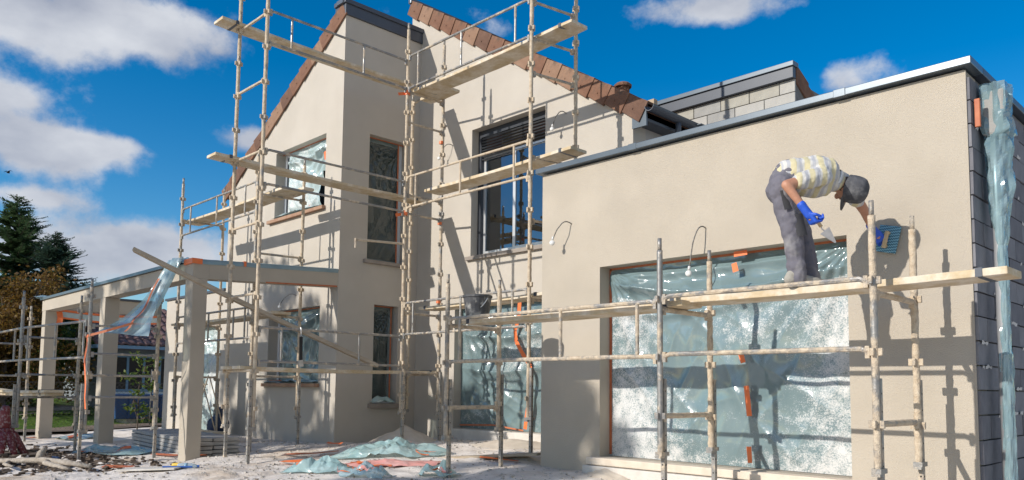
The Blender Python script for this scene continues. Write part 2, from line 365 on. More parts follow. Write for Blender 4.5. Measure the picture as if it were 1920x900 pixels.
# ------------------------------------------------------------------ terrain
GP = [(-6.75,7.1,0.0),(-7.05,5.86,-.055),(-7.05,6.69,.02),(-7.25,7.42,.13),(-10,7.4,.13),(-10,8.13,.10),(-11.6,7.2,.012),(-8.5,8.6,.14),(-10,4.98,-.057),
      (-10.9,4.97,-.05),(-11.6,4.74,-.145),(-15.6,4.74,-.12),(-19.5,4.74,-.22),(-12.2,5.9,-.12),(-12,6.7,0),(-15.2,5.9,-.05),(-15.2,7.1,-.02),(-18.5,7.0,-.05),
      (-12.2,3.55,-.15),(-14.7,4.1,-.17),(-14.7,3.3,-.17),(-17.4,4.0,-.15),(-4.1,5.9,-.05),(-2,6,-.05),(-22,5,-.18),(-24,4.5,-.12),(-24,9,-.15),(-26,6.2,.15),(-28,6.6,.4),(-31,7,.65),(-31,4,.65),(-27,4,.25),(-27,10.5,-.15),(-35,9,.8),(-25,14,-.2),(-45,10,1.0),(-5,3,-.1),
      (-9,2.5,-.13),(-3,-3,-.1),(-20,-5,-.2),(5,5,-.05),(5,12,-.05),(-8,4.8,-.03),(-7,4,-.06),(-40,-10,-.2),(30,-20,-.1),(30,30,-.1),(-60,40,-.2)]
GA = np.array(GP)
def gz_np(X, Y):
    num = np.zeros_like(X); den = np.zeros_like(X)
    for x, y, z in GA:
        w = 1.0/((X-x)**2+(Y-y)**2+.05)**1.5; num += w*z; den += w
    return num/den
def gz(x, y): return float(gz_np(np.array([x*1.0]), np.array([y*1.0]))[0])
def lines(lo, hi, step, far, grow=1.16):
    a = list(np.arange(lo, hi+1e-6, step)); s = step; x = hi
    while x < far: s *= grow; x += s; a.append(x)
    s = step; x = lo; pre = []
    while x > -far: s *= grow; x -= s; pre.append(x)
    return np.array(pre[::-1]+a)
gx = lines(-14.5, -4.5, .05, 420); gy = lines(2.0, 9.0, .05, 420)
X, Y = np.meshgrid(gx, gy)
Z = gz_np(X, Y)
Zf = Z.ravel().copy(); Xf = X.ravel(); Yf = Y.ravel()
for i in range(len(Zf)):
    x, y = Xf[i], Yf[i]
    if -24 < x < 0 and 0 < y < 9.5:
        a = nz3(x*1.1, y*1.1, 3)*.035 + nz3(x*3.7, y*3.7, 9)*.022 + nz3(x*9, y*9, 5)*.012
        d = min(1.0, max(0.0, (7.0-y)/1.0)) if x < -11.6 else 1.0
        c = max(0.0, 1-math.hypot((x+12.3)/2.6, (y-3.2)/1.1))*.10      # churned earth at the left
        Zf[i] += a*(.35+.65*d) + c*abs(nz3(x*5, y*5, 2))*2
nx, ny = len(gx), len(gy)
me = bpy.data.meshes.new('ground')
idx = np.arange(nx*ny).reshape(ny, nx)
faces = np.stack([idx[:-1,:-1].ravel(), idx[:-1,1:].ravel(), idx[1:,1:].ravel(), idx[1:,:-1].ravel()], 1)
me.from_pydata(np.stack([Xf, Yf, Zf], 1).tolist(), [], faces.tolist()); me.materials.append(MT['ground'])
me.polygons.foreach_set('use_smooth', [True]*len(me.polygons)); me.update()
ground = bpy.data.objects.new('ground', me); COL.objects.link(ground); kind(ground, 'structure', 'dusty building site ground strewn with pale plaster')
# ------------------------------------------------------------------ the house
house = empty('house', (-11.6, 7.22, 0))
tag(house, 'large beige rendered house under construction with brown tiled gables and flat roofed extension', 'house')
def wall(name, outer, holes, mp, thick, mat='render', parent=house):
    """solid wall from a 2D outline with openings; mp(u, v, d) -> point, d = depth into the wall"""
    loops = [outer]+holes; flat = [p for l in loops for p in l]
    tris = tessellate_polygon([[Vector((u, v, 0)) for u, v in l] for l in loops])
    mb = MB(); nfl = len(flat)
    vs = [mp(u, v, 0) for u, v in flat]+[mp(u, v, thick) for u, v in flat]; fs = []
    for tr in tris: fs.append(tuple(tr)); fs.append(tuple(i+nfl for i in reversed(tr)))
    o = 0
    for l in loops:
        k = len(l)
        for i in range(k): a, b = o+i, o+(i+1)%k; fs.append((a, b, b+nfl, a+nfl))
        o += k
    mb.add(vs, fs)
    ob = mb.build(name, mat, parent)
    bm = bmesh.new(); bm.from_mesh(ob.data); bmesh.ops.recalc_face_normals(bm, faces=bm.faces); bm.to_mesh(ob.data); bm.free()
    return ob
def rect(a, b, c, d): return [(a, c), (b, c), (b, d), (a, d)]
FY, BY, AY, TX = 7.22, 8.89, 7.135, -11.6
fy = lambda y0: (lambda u, v, d: (u, y0+d, v))
fx = lambda x0: (lambda u, v, d: (x0-d, u, v))
front_wall = wall('front_wall', [(-19.1,-.5),(TX,-.5),(TX,7.46),(-15.95,5.10),(-15.95,2.95),(-19.1,2.95)],
     [rect(-13.95,-12.13,4.15,5.46), rect(-14.02,-12.17,1.02,2.38), rect(-17.25,-16.12,-.02,2.24)], fy(FY), .3, 'render_pale')
side_wall = wall('side_wall', rect(FY+.3, BY, -.5, 7.46), [rect(7.96,8.48,.68,2.42), rect(7.78,8.63,3.2,5.46)], fx(TX), .3, 'render_pale')
gable_wall = wall('gable_wall', [(-11.9,-.5),(-6.65,-.5),(-6.65,4.87),(-11.82,8.17),(-11.9,8.17)],
     [rect(-10.11,-8.36,3.22,5.45), rect(-10.5,-7.4,.28,2.37)], fy(BY), .3, 'render_pale')
ext_wall = wall('extension_wall', rect(-6.75,-1.935,-.5,3.655), [rect(-5.82,-2.94,.2,2.395)], fy(AY), .3)
# returns and backs that close the volumes
MB().box((-6.95,9.19,-.5),(-6.65,14.0,4.86)).build('return_wall','render_grey',house)
MB().box((-6.75,AY+.3,-.5),(-6.45,BY-.001,3.5)).build('extension_return_wall','render',house)
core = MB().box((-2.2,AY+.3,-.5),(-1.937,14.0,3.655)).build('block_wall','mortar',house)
MB().box((-19.1,14.0,-.5),(-1.94,14.3,3.2)).build('rear_wall','render',house)
MB().box((-19.1,FY+.3,-.5),(-18.8,13.999,2.95)).build('end_wall','render',house)
MB().box((-15.95,FY+.3,2.955),(-15.65,13.99,5.05)).build('upper_end_wall','render',house)
MB().box((-6.45,AY+.301,3.30),(-2.2,13.99,3.42)).build('flat_roof','render_grey',house)
MB().box((-19.05,FY+.301,2.80),(-15.951,13.99,2.93)).build('porch_side_roof','render_grey',house)
MB().box((-18.79,FY+.31,-.02),(-11.92,13.9,.0)).build('floor','concrete',house)
MB().box((-11.9,BY+.31,-.02),(-6.97,13.9,.0)).build('floor','concrete',house)
MB().box((-15.6,FY+.31,2.70),(-11.92,13.9,2.85)).build('upper_floor','concrete',house)
MB().box((-11.9,BY+.31,2.70),(-6.97,13.9,2.85)).build('upper_floor','concrete',house)
# concrete blocks left bare on the side of the extension
protos = []
for k in range(6):
    mb = MB(); mb.box((0,0,0),(.036+.004*(k%3),.488,.188)); me_ = None
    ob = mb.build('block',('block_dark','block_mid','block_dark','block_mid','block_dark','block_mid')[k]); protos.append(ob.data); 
    me_ = ob.data; bpy.data.objects.remove(ob)
n = 0
for r in range(19):
    z = -.2+r*.2
    if z+.19 > 3.64: break
    off = 0 if r%2 else -.25
    for c_ in range(11):
        y0 = AY+.012+off+c_*.5; y1 = y0+.488; ys = max(y0, AY+.012)
        if y0 > 12: break
        if y1-ys < .1: continue
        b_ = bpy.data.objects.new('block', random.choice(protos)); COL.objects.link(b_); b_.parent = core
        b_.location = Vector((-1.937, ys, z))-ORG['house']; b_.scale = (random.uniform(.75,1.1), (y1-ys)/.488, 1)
MB().box((-1.9345,AY-.002,-.45),(-1.924,AY+.009,3.65)).build('corner_bead','render',house)
# mortar smeared over the blocks
mb = MB()
for i in range(46):
    y = AY+random.uniform(.05,2.2); z = random.choice([-.2+.2*r for r in range(18)])+random.uniform(-.02,.02); w = random.uniform(.05,.22)
    k = 7; cs_ = [(y+w*(j/(k-1)-.5), z+random.uniform(.004,.022), z-random.uniform(.004,.022)) for j in range(k)]
    x = -1.8935
    for j in range(k-1):
        mb.add([(x,cs_[j][0],cs_[j][2]),(x,cs_[j+1][0],cs_[j+1][2]),(x+.004,cs_[j+1][0],cs_[j+1][1]),(x+.004,cs_[j][0],cs_[j][1])],[(0,1,2,3)])
kind(mb.build('mortar_smear','mortar_pale',core),'stuff')
# copings
cp = MB(); cp.box((-6.81,7.06,3.672),(-1.862,7.40,3.738)); cp.build('coping','zinc',house,bevel=.006)
MB().box((-2.24,7.401,3.672),(-1.862,14.1,3.738)).build('coping','anthracite',house,bevel=.006)
for x in (-5.35,-3.0):
    MB().box((x,7.054,3.668),(x+.11,7.402,3.742)).build('coping_joint','zinc',house,bevel=.004)
MB().box((-19.14,FY-.04,2.952),(-15.953,FY+.34,3.0)).build('coping','anthracite',house)
MB().box((-17.6,11.6,3.62),(-16.05,11.9,3.74)).build('rear_parapet','anthracite',house)
# tower head: dark fascia in two steps
MB().box((-11.9,FY-.03,7.463),(-11.565,BY+.04,7.655)).build('fascia','anthracite',house,bevel=.004)
MB().box((-11.9,FY-.06,7.657),(-11.535,BY+.07,7.735)).build('fascia_cap','anthracite',house,bevel=.004)
MB().box((-11.80,FY-.075,7.66),(-11.60,FY-.062,7.735)).build('fascia_end','zinc',house)
# sloped roof slabs
def slab(name, x0, z0, x1, z1, y0, y1, th, mat, parent=house):
    return MB().hexa([(x0,y0,z0-th),(x1,y0,z1-th),(x1,y1,z1-th),(x0,y1,z0-th),(x0,y0,z0),(x1,y0,z1),(x1,y1,z1),(x0,y1,z0)]).build(name, mat, parent)
tower_roof = slab('tower_roof',-16.2,5.04,-11.9,7.58,FY-.02,13.9,.10,'tile')
gable_roof = slab('gable_roof',-11.93,8.34,-6.42,4.90,BY-.02,13.9,.12,'tile')
def field(parent, x0, z0, x1, z1, y0, y1):
    """courses of interlocking tiles over a roof slab"""
    mb = MB(); L = math.hypot(x1-x0, z1-z0); d = Vector(((x1-x0)/L, 0, (z1-z0)/L)); nrm = Vector((-d.z, 0, d.x)); nrm = nrm if nrm.z > 0 else -nrm
    k = int(L/.34); cols = int((y1-y0)/.11)
    for i in range(k):
        a = Vector((x0,0,z0))+d*(i*L/k); bq = Vector((x0,0,z0))+d*((i+1.05)*L/k); vs = []; fs = []
        for j in range(cols+1):
            y = y0+(y1-y0)*j/cols; h = .028*math.sin(j*math.pi*.75)**2
            p = a+nrm*(.015+h); q = bq+nrm*(.045+h)
            vs += [(p.x,y,p.z),(q.x,y,q.z)]
        for j in range(cols): fs.append((2*j,2*j+1,2*j+3,2*j+2))
        mb.add(vs, fs)
    return kind(mb.build('tile_field','tile',parent),'stuff')
field(gable_roof,-11.93,8.34,-6.42,4.90,BY+.2,13.5); field(tower_roof,-11.95,7.58,-16.2,5.04,FY+.2,13.5)
def verge(parent, P0, P1, y, out, n, h=.27, w=.22):
    """verge tiles capping a gable edge from the top P0 down to P1; out = -1 hangs over the -y face"""
    P0 = Vector((P0[0],y,P0[1])); P1 = Vector((P1[0],y,P1[1])); d = (P1-P0); L = d.length; d.normalize(); st = L/n; nrm = Vector((-d.z,0,d.x)); nrm = nrm if nrm.z > 0 else -nrm
    data = []
    for k in range(4):
        mb = MB(); ln = st*1.09; rr = random.Random(k)
        e = [rr.uniform(-.006,.006) for _ in range(6)]
        # side apron, slightly wider at the lower end so that it laps over the next one
        def V(a, b, c): return tuple(Vector((a, b, c)))
        mb.hexa([V(0,-.03,-h+.02+e[0]),V(ln,-.048,-h-.012+e[1]),V(ln,-.012,-h-.012+e[1]),V(0,-.0,-h+.02+e[0]),V(0,-.03,.015),V(ln,-.048,.035),V(ln,-.012,.035),V(0,0,.015)])
        mb.hexa([V(0,.0,-.02),V(ln,-.012,0),V(ln,w,0),V(0,w,-.02),V(0,.0,.014),V(ln,-.012,.034),V(ln,w,.034),V(0,w,.014)])
        mb.ell((ln*.5,-.045,-h*.55),(.012,.01,.012),6,4)
        me_ = bpy.data.meshes.new('verge_tile'); me_.from_pydata(mb.v,[],mb.f); me_.materials.append(MT[('tile','tile_pale','tile_dark','tile')[k]]); me_.update(); data.append(me_)
    ang = math.atan2(-d.z, d.x) if d.x > 0 else math.atan2(-d.z, d.x)
    for i in range(n):
        o = bpy.data.objects.new('verge_tile', random.choice(data)); COL.objects.link(o); o.parent = parent
        p = P0+d*(i*st)
        # local x runs down the slope, local y into the building, local z away from the slope
        X_ = d; Z_ = nrm; Y_ = Vector((0,1,0))
        if X_.cross(Y_).dot(Z_) < 0: pass
        R = Matrix((X_, Y_, Z_)).transposed().to_4x4()
        tilt = Matrix.Rotation(random.uniform(-.02,.02), 4, 'X')
        o.matrix_local = Matrix.Translation(p-ORG['house']) @ R @ tilt
        bv = o.modifiers.new('bevel','BEVEL'); bv.width = .012; bv.segments = 2
verge(gable_roof,(-11.90,8.40),(-6.40,4.98),BY-.002,-1,17)
verge(tower_roof,(-11.66,7.66),(-16.20,5.10),FY-.002,-1,13,h=.25)
MB().box((-11.97,BY-.06,8.36),(-11.89,13.5,8.47)).build('ridge_cap','zinc',house,bevel=.01)
MB().lathe((-7.03,9.15,5.27),[(.10,-.05),(.10,.12),(.085,.13),(.085,.17),(.13,.18),(.135,.21),(.10,.24),(.05,.26),(0,.262)],14).build('roof_vent','tile',gable_roof,smooth=False)
for i in range(6):
    a = i*math.pi/3; MB().box((-7.03+.088*math.cos(a)-.012,9.15+.088*math.sin(a)-.012,5.39),(-7.03+.088*math.cos(a)+.012,9.15+.088*math.sin(a)+.012,5.455)).build('vent_fin','tile',gable_roof)
# eave with gutter and swan neck at the right of the gable
MB().box((-6.655,BY+.02,4.74),(-6.42,13.6,4.86)).build('soffit','anthracite',house)
MB().box((-6.645,8.86,4.66),(-6.40,8.89,4.90)).build('soffit_end','zinc',house)
gu = MB(); prof = [(.08*math.cos(a),.08*math.sin(a)) for a in [math.pi+math.pi*i/8 for i in range(9)]]
for (ya, yb) in ((8.83,13.5),):
    vs = [(-6.33+x,ya,4.92+z) for x,z in prof]+[(-6.33+x*.9,ya,4.92+z*.9+.004) for x,z in prof]; k = len(prof)
    vs += [(x,yb,z) for x,_,z in vs]; q = 2*k; fs = []
    for i in range(k-1): fs += [(i,i+1,q+i+1,q+i),(k+i+1,k+i,q+k+i,q+k+i+1),(i+1,i,k+i,k+i+1)]
    gu.add(vs, fs)
gu.build('gutter','anthracite',house)
MB().tube([(-6.33,9.55,4.86),(-6.33,9.55,4.74),(-6.36,9.55,4.62),(-6.46,9.55,4.48),(-6.55,9.55,4.36),(-6.57,9.55,4.2),(-6.57,9.55,3.45)],.042,12).build('downpipe','anthracite',house,smooth=True)
MB().bar((-6.22,9.9,4.885),(-6.22,13.6,4.885),.10,.012).build('flashing','zinc',house)
# upper block wall of the roof at the back
back_wall = MB().box((-7.72,11.04,3.43),(-5.262,13.9,5.62)).build('upper_block_wall','mortar',house)
bl = []
for k in range(5):
    mb = MB(); mb.box((0,0,0),(.486,.034,.186)); o_ = mb.build('block',('block','block_warm','block','block_pale','block_warm')[k]); bl.append(o_.data); bpy.data.objects.remove(o_)
for r in range(7):
    z = 4.24+r*.2; off = 0 if r%2 else .25
    for c_ in range(7):
        x1 = -5.25-off-c_*.5+ (0.25 if off else 0)*0; x0 = x1-.488
        if c_ == 0 and off:
            o_ = bpy.data.objects.new('block', random.choice(bl)); COL.objects.link(o_); o_.parent = back_wall; o_.location = Vector((-5.488,11.005,z))-ORG['house']; o_.scale = (.488,1,1)
        if x0 < -7.72: break
        o_ = bpy.data.objects.new('block', random.choice(bl)); COL.objects.link(o_); o_.parent = back_wall
        o_.location = Vector((x0,11.005+random.uniform(-.003,.003),z))-ORG['house']
MB().box((-8.1,10.93,5.632),(-5.24,11.02,5.80)).build('fascia','anthracite',house,bevel=.004)
MB().box((-8.1,10.90,5.803),(-5.22,11.08,5.875)).build('coping','zinc',house,bevel=.005)
slab2 = MB().hexa([(-8.1,11.1,5.72),(-5.3,11.1,5.72),(-5.3,13.9,4.1),(-8.1,13.9,4.1),(-8.1,11.1,5.84),(-5.3,11.1,5.84),(-5.3,13.9,4.22),(-8.1,13.9,4.22)]).build('rear_roof','tile',house)
for i in range(7):
    t_ = i*.36; MB().hexa([(-5.30,11.05+t_,5.58-t_*.58),(-5.24,11.05+t_,5.58-t_*.58),(-5.225,11.43+t_,5.36-t_*.58),(-5.30,11.43+t_,5.36-t_*.58),(-5.30,11.05+t_,5.87-t_*.58),(-5.24,11.05+t_,5.87-t_*.58),(-5.225,11.43+t_,5.67-t_*.58),(-5.30,11.43+t_,5.67-t_*.58)]).build('verge_tile','tile',slab2,bevel=.01)

# sills and thresholds
MB().box((-14.13,FY-.07,4.085),(-12.09,FY+.18,4.147)).build('sill','sill_brown',house,bevel=.004)
MB().box((-14.12,FY-.07,.955),(-12.12,FY+.18,1.017)).build('sill','sill_brown',house,bevel=.004)
MB().box((-11.78,7.70,3.135),(-11.53,8.70,3.197)).build('sill','sill',house,bevel=.004)
MB().box((-11.78,7.87,.60),(-11.53,8.56,.677)).build('sill','sill',house,bevel=.004)
MB().box((-10.19,BY-.06,3.15),(-8.30,BY+.2,3.217)).build('sill','sill',house,bevel=.004)
MB().box((-10.6,BY-.10,-.3),(-7.3,BY+.30,.275)).build('threshold','concrete',house,bevel=.01)
MB().box((-5.95,AY-.16,-.4),(-2.70,AY+.28,.105)).build('threshold','concrete',house,bevel=.012)
MB().box((-5.93,AY-.12,.112),(-2.85,AY+.25,.197)).build('threshold_board','sand',house,bevel=.012)

# window joinery and panes
def window(parent, axis, u0, u1, v0, v1, dep, mat='frame_white', mull=1, fr=.06, pane='dark_glass', base_axis=None):
    """joinery in a wall opening; axis 'y': plane y = base+dep; axis 'x': plane x = base-dep"""
    P = (lambda u, v, d: (u, base_axis+dep+d, v)) if axis == 'y' else (lambda u, v, d: (base_axis-dep-d, u, v))
    mb = MB()
    def bx(a, b, c, d): mb.box(P(a, c, 0), P(b, d, .06))
    bx(u0,u0+fr,v0,v1); bx(u1-fr,u1,v0,v1); bx(u0+fr,u1-fr,v0,v0+fr); bx(u0+fr,u1-fr,v1-fr,v1)
    for i in range(mull):
        u = u0+(u1-u0)*(i+1)/(mull+1); bx(u-fr/2,u+fr/2,v0+fr,v1-fr)
    w = mb.build('window', mat, parent)
    k = mull+1; cells = [u0+(u1-u0)*i/k for i in range(k+1)]
    for i in range(k):
        a = cells[i]+(fr if i == 0 else fr/2); b = cells[i+1]-(fr if i == k-1 else fr/2)
        MB().box(P(a, v0+fr, .025), P(b, v1-fr, .04)).build('pane', pane, w)
    return w
window(house,'y',-13.95,-12.13,4.15,5.46,.20,base_axis=FY)
window(house,'y',-14.02,-12.17,1.02,2.38,.20,base_axis=FY)
window(house,'y',-17.25,-16.12,-.02,2.24,.20,mull=0,base_axis=FY)
window(house,'x',7.96,8.48,.68,2.42,.20,mull=0,base_axis=TX)
window(house,'x',7.78,8.63,3.2,5.46,.20,mull=0,base_axis=TX)
window(house,'y',-10.5,-7.4,.28,2.37,.20,mull=2,base_axis=BY)
window(house,'y',-5.82,-2.94,.2,2.395,.22,mull=1,base_axis=AY)
# the one uncovered window: dark frame, half-lowered roller shutter, sliding sashes
wf = MB(); yb = BY+.15
wf.box((-10.105,yb,3.222),(-10.03,yb+.12,5.445)); wf.box((-8.44,yb,3.222),(-8.365,yb+.12,5.445)); wf.box((-10.03,yb,5.33),(-8.44,yb+.12,5.445)); wf.box((-10.03,yb,3.222),(-8.44,yb+.12,3.25))
wB = wf.build('window','frame_dark',house)
def sash(a, b, y, m):
    s = MB(); s.box((a,y,3.252),(a+.06,y+.04,5.0)); s.box((b-.06,y,3.252),(b,y+.04,5.0)); s.box((a+.06,y,3.252),(b-.06,y+.04,3.32)); s.box((a+.06,y,4.93),(b-.06,y+.04,5.0))
    o_ = s.build('sash',m,wB); return o_
sash(-10.03,-9.20,yb+.06,'alu'); sash(-9.25,-8.44,yb+.015,'alu')
MB().box((-9.97,yb+.075,3.32),(-9.26,yb+.085,4.93)).build('pane','glass',wB)
MB().box((-9.19,yb+.03,3.32),(-8.50,yb+.04,4.93)).build('pane','glass',wB)
for i in range(8):
    z = 5.33-.052*(i+1)
    MB().tube([(-10.03,yb+.03,z+.026),(-8.44,yb+.03,z+.026)],.0255,6,flat=.45).build('shutter_slat','shutter',wB)
MB().box((-10.9,10.6,2.86),(-7.5,10.7,5.8)).build('room_wall','interior',house)
MB().box((-10.0,9.5,3.0),(-9.5,9.56,5.6)).build('room_partition','interior',house)
MB().box((-9.35,9.24,4.05),(-8.5,9.30,4.13)).build('room_shelf','interior',house)
MB().box((-10.5,9.9,0),(-7.0,9.95,2.8)).build('room_wall','interior_dark',house)
MB().box((-6.4,8.2,0),(-2.2,8.25,3.2)).build('room_wall','interior_dark',house)

# porch: columns and beams (the porch falls a little to the front)
porch = MB().box((-19.68,4.74,2.555),(-11.605,4.99,2.795)).build('porch_beam','render',house)
def bev(o): 
    b_ = o.modifiers.new('bevel','BEVEL'); b_.width = .006; b_.segments = 1; b_.limit_method = 'ANGLE'; return o
MB().hexa([(-11.87,4.991,2.56),(-11.602,4.991,2.56),(-11.602,FY-.001,2.665),(-11.87,FY-.001,2.665),(-11.87,4.991,2.796),(-11.602,4.991,2.796),(-11.602,FY-.001,2.925),(-11.87,FY-.001,2.925)]).build('side_beam','render',porch)
MB().box((-19.68,4.991,2.60),(-19.42,FY-.001,2.90)).build('side_beam','render',porch)
for x0, x1, y1 in ((-11.875,-11.602,4.965),(-15.76,-15.49,5.0),(-19.66,-19.40,5.0)):
    bev(MB().box((x0,4.742,-.6),(x1,y1,2.554)).build('column','render',porch))
MB().box((-19.72,4.70,2.80),(-12.2,5.02,2.85)).build('beam_coping','zinc',porch)
MB().box((-19.70,5.021,2.905),(-19.38,FY-.002,2.95)).build('beam_coping','anthracite',porch)
# ------------------------------------------------------------------ plastic sheets taped over the openings
def ridge(v): return (1-min(1.0, abs(v)*2.2))**2
def film(name, label, mp, u0, u1, v0, v1, mat, amp, nu, nv, seed=0.0, swag=None, torn=None, wrink=1.0, splash=None):
    mb = MB(); vs = []; fs = []; keep = {}
    du, dv = u1-u0, v1-v0
    for j in range(nv+1):
        for i in range(nu+1):
            s, t = i/nu, j/nv; u, v = u0+du*s, v0+dv*t
            pin = min(1.0, 9*min(s, 1-s, t, 1-t)+.05)
            n_ = .55*nz3(u*1.3+seed, v*1.1, seed)+.30*ridge(nz3(u*1.5+v*1.2+seed, v*.5-u*.4, seed+3))+.16*ridge(nz3(u*2.6-v*2.0, v*1.0+u*.8, seed+7))*wrink
            for th, sd_ in ((-.55, 1.0), (1.15, 9.0)):      # long thin tension folds
                p_ = u*math.cos(th)+v*math.sin(th); q_ = -u*math.sin(th)+v*math.cos(th)
                mk = max(0.0, nz3(p_*.8+seed+sd_, q_*.8, sd_)+.10)
                n_ += .55*mk*ridge(nz3(p_*.4+seed, q_*4.0+sd_, sd_+seed))*wrink
            for cu, cv, sg in ((u0, v1, 1), (u1, v1, -1)):                    # tension folds fanning from the upper corners
                dx, dz = (u-cu)*sg, cv-v; r = math.hypot(dx, dz)
                if r > 1e-4: n_ += .34*math.exp(-r*1.5)*math.sin(math.atan2(dz, dx)*26+seed)*min(1, r*6)
            if swag:
                for (c0, c1, c2, wd, a) in swag:                             # sagging folds across the sheet
                    vc = c0+(c1-c0)*s-c2*4*s*(1-s); q = (v-vc)/wd; n_ += a*math.exp(-q*q)*(1 if q < 0 else .6)
            vs.append(mp(u, v, n_*amp*pin))
    for j in range(nv):
        for i in range(nu):
            if torn and torn(u0+du*(i+.5)/nu, v0+dv*(j+.5)/nv): continue
            a = j*(nu+1)+i; fs.append((a, a+1, a+nu+2, a+nu+1))
    mb.add(vs, fs)
    o = mb.build(name, mat, None, base=mp((u0+u1)/2, v0, 0), smooth=True); tag(o, label, 'plastic sheet', 'protective sheets taped over openings')
    at_ = o.data.attributes.new('splash','FLOAT','POINT'); sv = []
    for j in range(nv+1):
        for i in range(nu+1):
            s, t = i/nu, j/nv; a_ = .32+.9*nz3(s*du*1.1+seed, t*dv*1.1, 31+seed) if splash is None else splash(s, t)+.30*nz3(s*du*1.6, t*dv*1.6, 5)+.22*nz3(s*du*5, t*dv*5, 6)
            sv.append(max(0.0, min(1.0, a_)))
    at_.data.foreach_set('value', sv)
    return o
def tape(sheet, mp, line, w, mat='orange', off=.05, name='tape_strip', axis='v'):
    mb = MB(); k = len(line)
    for i in range(k-1):
        (a, b), (c, d) = line[i], line[i+1]; L = math.hypot(c-a, d-b) or 1; px, pz = -(d-b)/L*w/2, (c-a)/L*w/2
        ja, jb = random.uniform(.9,1.1), random.uniform(.9,1.1)
        mb.add([mp(a+px*ja, b+pz*ja, off), mp(a-px*ja, b-pz*ja, off), mp(c-px*jb, d-pz*jb, off), mp(c+px*jb, d+pz*jb, off)], [(0,1,2,3)])
    return mb.build(name, mat, sheet)
mpA = lambda u, v, n: (u, AY+.185-n, v)
fA = film('plastic_sheet','large plaster-splattered plastic sheet over the wide window behind the worker',mpA,-5.815,-2.945,.205,2.385,'film_big',.085,240,180,2.3,
          swag=[(2.24,2.16,.17,.07,1.3),(2.30,2.33,.05,.045,.8),(1.9,2.3,.25,.06,.55)],
          splash=lambda s, t: (-.35 if t > .86-.10*math.sin(math.pi*s) else .62*math.exp(-((s-.10)/.20)**2)*(1.0 if t < .8 else .6)+.75*math.exp(-((s-.95)/.20)**2)+.45*math.exp(-((s-.66)/.16)**2-((t-.66)/.14)**2)+.55*math.exp(-((s-.15)/.25)**2-((t-.15)/.2)**2)+.5*math.exp(-(t/.07)**2)+.05))
tape(fA,mpA,[(-5.81,2.385),(-4.4,2.385),(-2.95,2.385)],.028,'rust_tape',.006)
tape(fA,mpA,[(-5.80,.22),(-5.80,1.2),(-5.80,2.38)],.035,'rust_tape',.006)
for ln, w in (([(-4.12,2.36),(-3.97,2.365)],.05),([(-4.12,2.27),(-4.10,2.18)],.06),([(-4.10,1.95),(-4.08,1.86)],.05),([(-4.06,1.36),(-4.03,1.25)],.06),([(-4.0,1.02),(-3.97,.72)],.055),([(-3.98,.42),(-3.97,.26)],.05)):
    tape(fA,mpA,ln,w,'orange',.115)
mpB = lambda u, v, n: (u, BY+.17-n, v)
fB = film('plastic_sheet','plastic sheet with a long orange tape seam behind the bucket and low scaffold',mpB,-10.495,-7.405,.285,2.36,'film_door',.11,200,140,8.1,
          swag=[(1.95,2.1,.2,.08,.8),(1.35,1.6,.2,.09,.6)])
tape(fB,mpB,[(-8.93,2.35),(-8.95,2.1),(-9.03,1.9),(-9.0,1.72),(-8.85,1.52),(-8.68,1.32),(-8.68,.9),(-8.76,.5),(-8.78,.33)],.075,'orange',.14)
tape(fB,mpB,[(-10.45,.33),(-9.6,.36),(-8.9,.30)],.025,'rust_tape',.06)
mpT = lambda u, v, n: (u, FY+.15-n, v)
fU = film('plastic_sheet','whitish crumpled plastic sheet over the upper window below the gable',mpT,-13.70,-12.14,4.155,5.45,'film_white',.16,80,70,4.4,swag=[(5.25,5.3,.1,.06,.7)],
          torn=lambda u, v: u > -12.42 and 4.2 < v < 4.85 and (u+12.42) > .05*nz3(v*6, 1))
tape(fU,mpT,[(-13.95,5.455),(-12.14,5.455)],.03,'rust_tape',.01); tape(fU,mpT,[(-12.22,5.15),(-12.18,5.0)],.07,'orange',.12)
fL = film('plastic_sheet','grey-blue plastic sheet over the lower window beneath the porch beam',mpT,-13.8,-12.18,1.03,2.37,'film_door',.14,80,70,6.4,swag=[(2.0,2.3,.1,.07,.8)])
tape(fL,mpT,[(-14.0,2.375),(-12.18,2.375)],.03,'rust_tape',.01)
fD = film('plastic_sheet','pale plastic sheet over the tall door behind the porch column',mpT,-17.24,-16.13,0,2.23,'film_white',.12,50,80,9.9)
mpS = lambda u, v, n: (TX-.15+n, u, v)
fS1 = film('plastic_sheet','dark plastic sheet over the tall upper window on the shaded side wall',mpS,7.785,8.50,3.21,5.45,'film_dark',.10,50,100,12.1,swag=[(5.3,5.2,.1,.05,.8)])
tape(fS1,mpS,[(7.79,5.452),(8.62,5.452)],.025,'rust_tape',.01); tape(fS1,mpS,[(8.5,3.21),(8.5,5.45)],.03,'rust_tape',.02); tape(fS1,mpS,[(7.79,3.215),(8.6,3.215)],.035,'rust_tape',.02)
fS2 = film('plastic_sheet','dark plastic sheet over the narrow lower window on the shaded side wall',mpS,7.965,8.42,.75,2.41,'film_dark',.10,40,80,15.1)
tape(fS2,mpS,[(7.97,2.412),(8.48,2.412)],.025,'rust_tape',.01); tape(fS2,mpS,[(8.42,.75),(8.42,2.41)],.03,'rust_tape',.02)
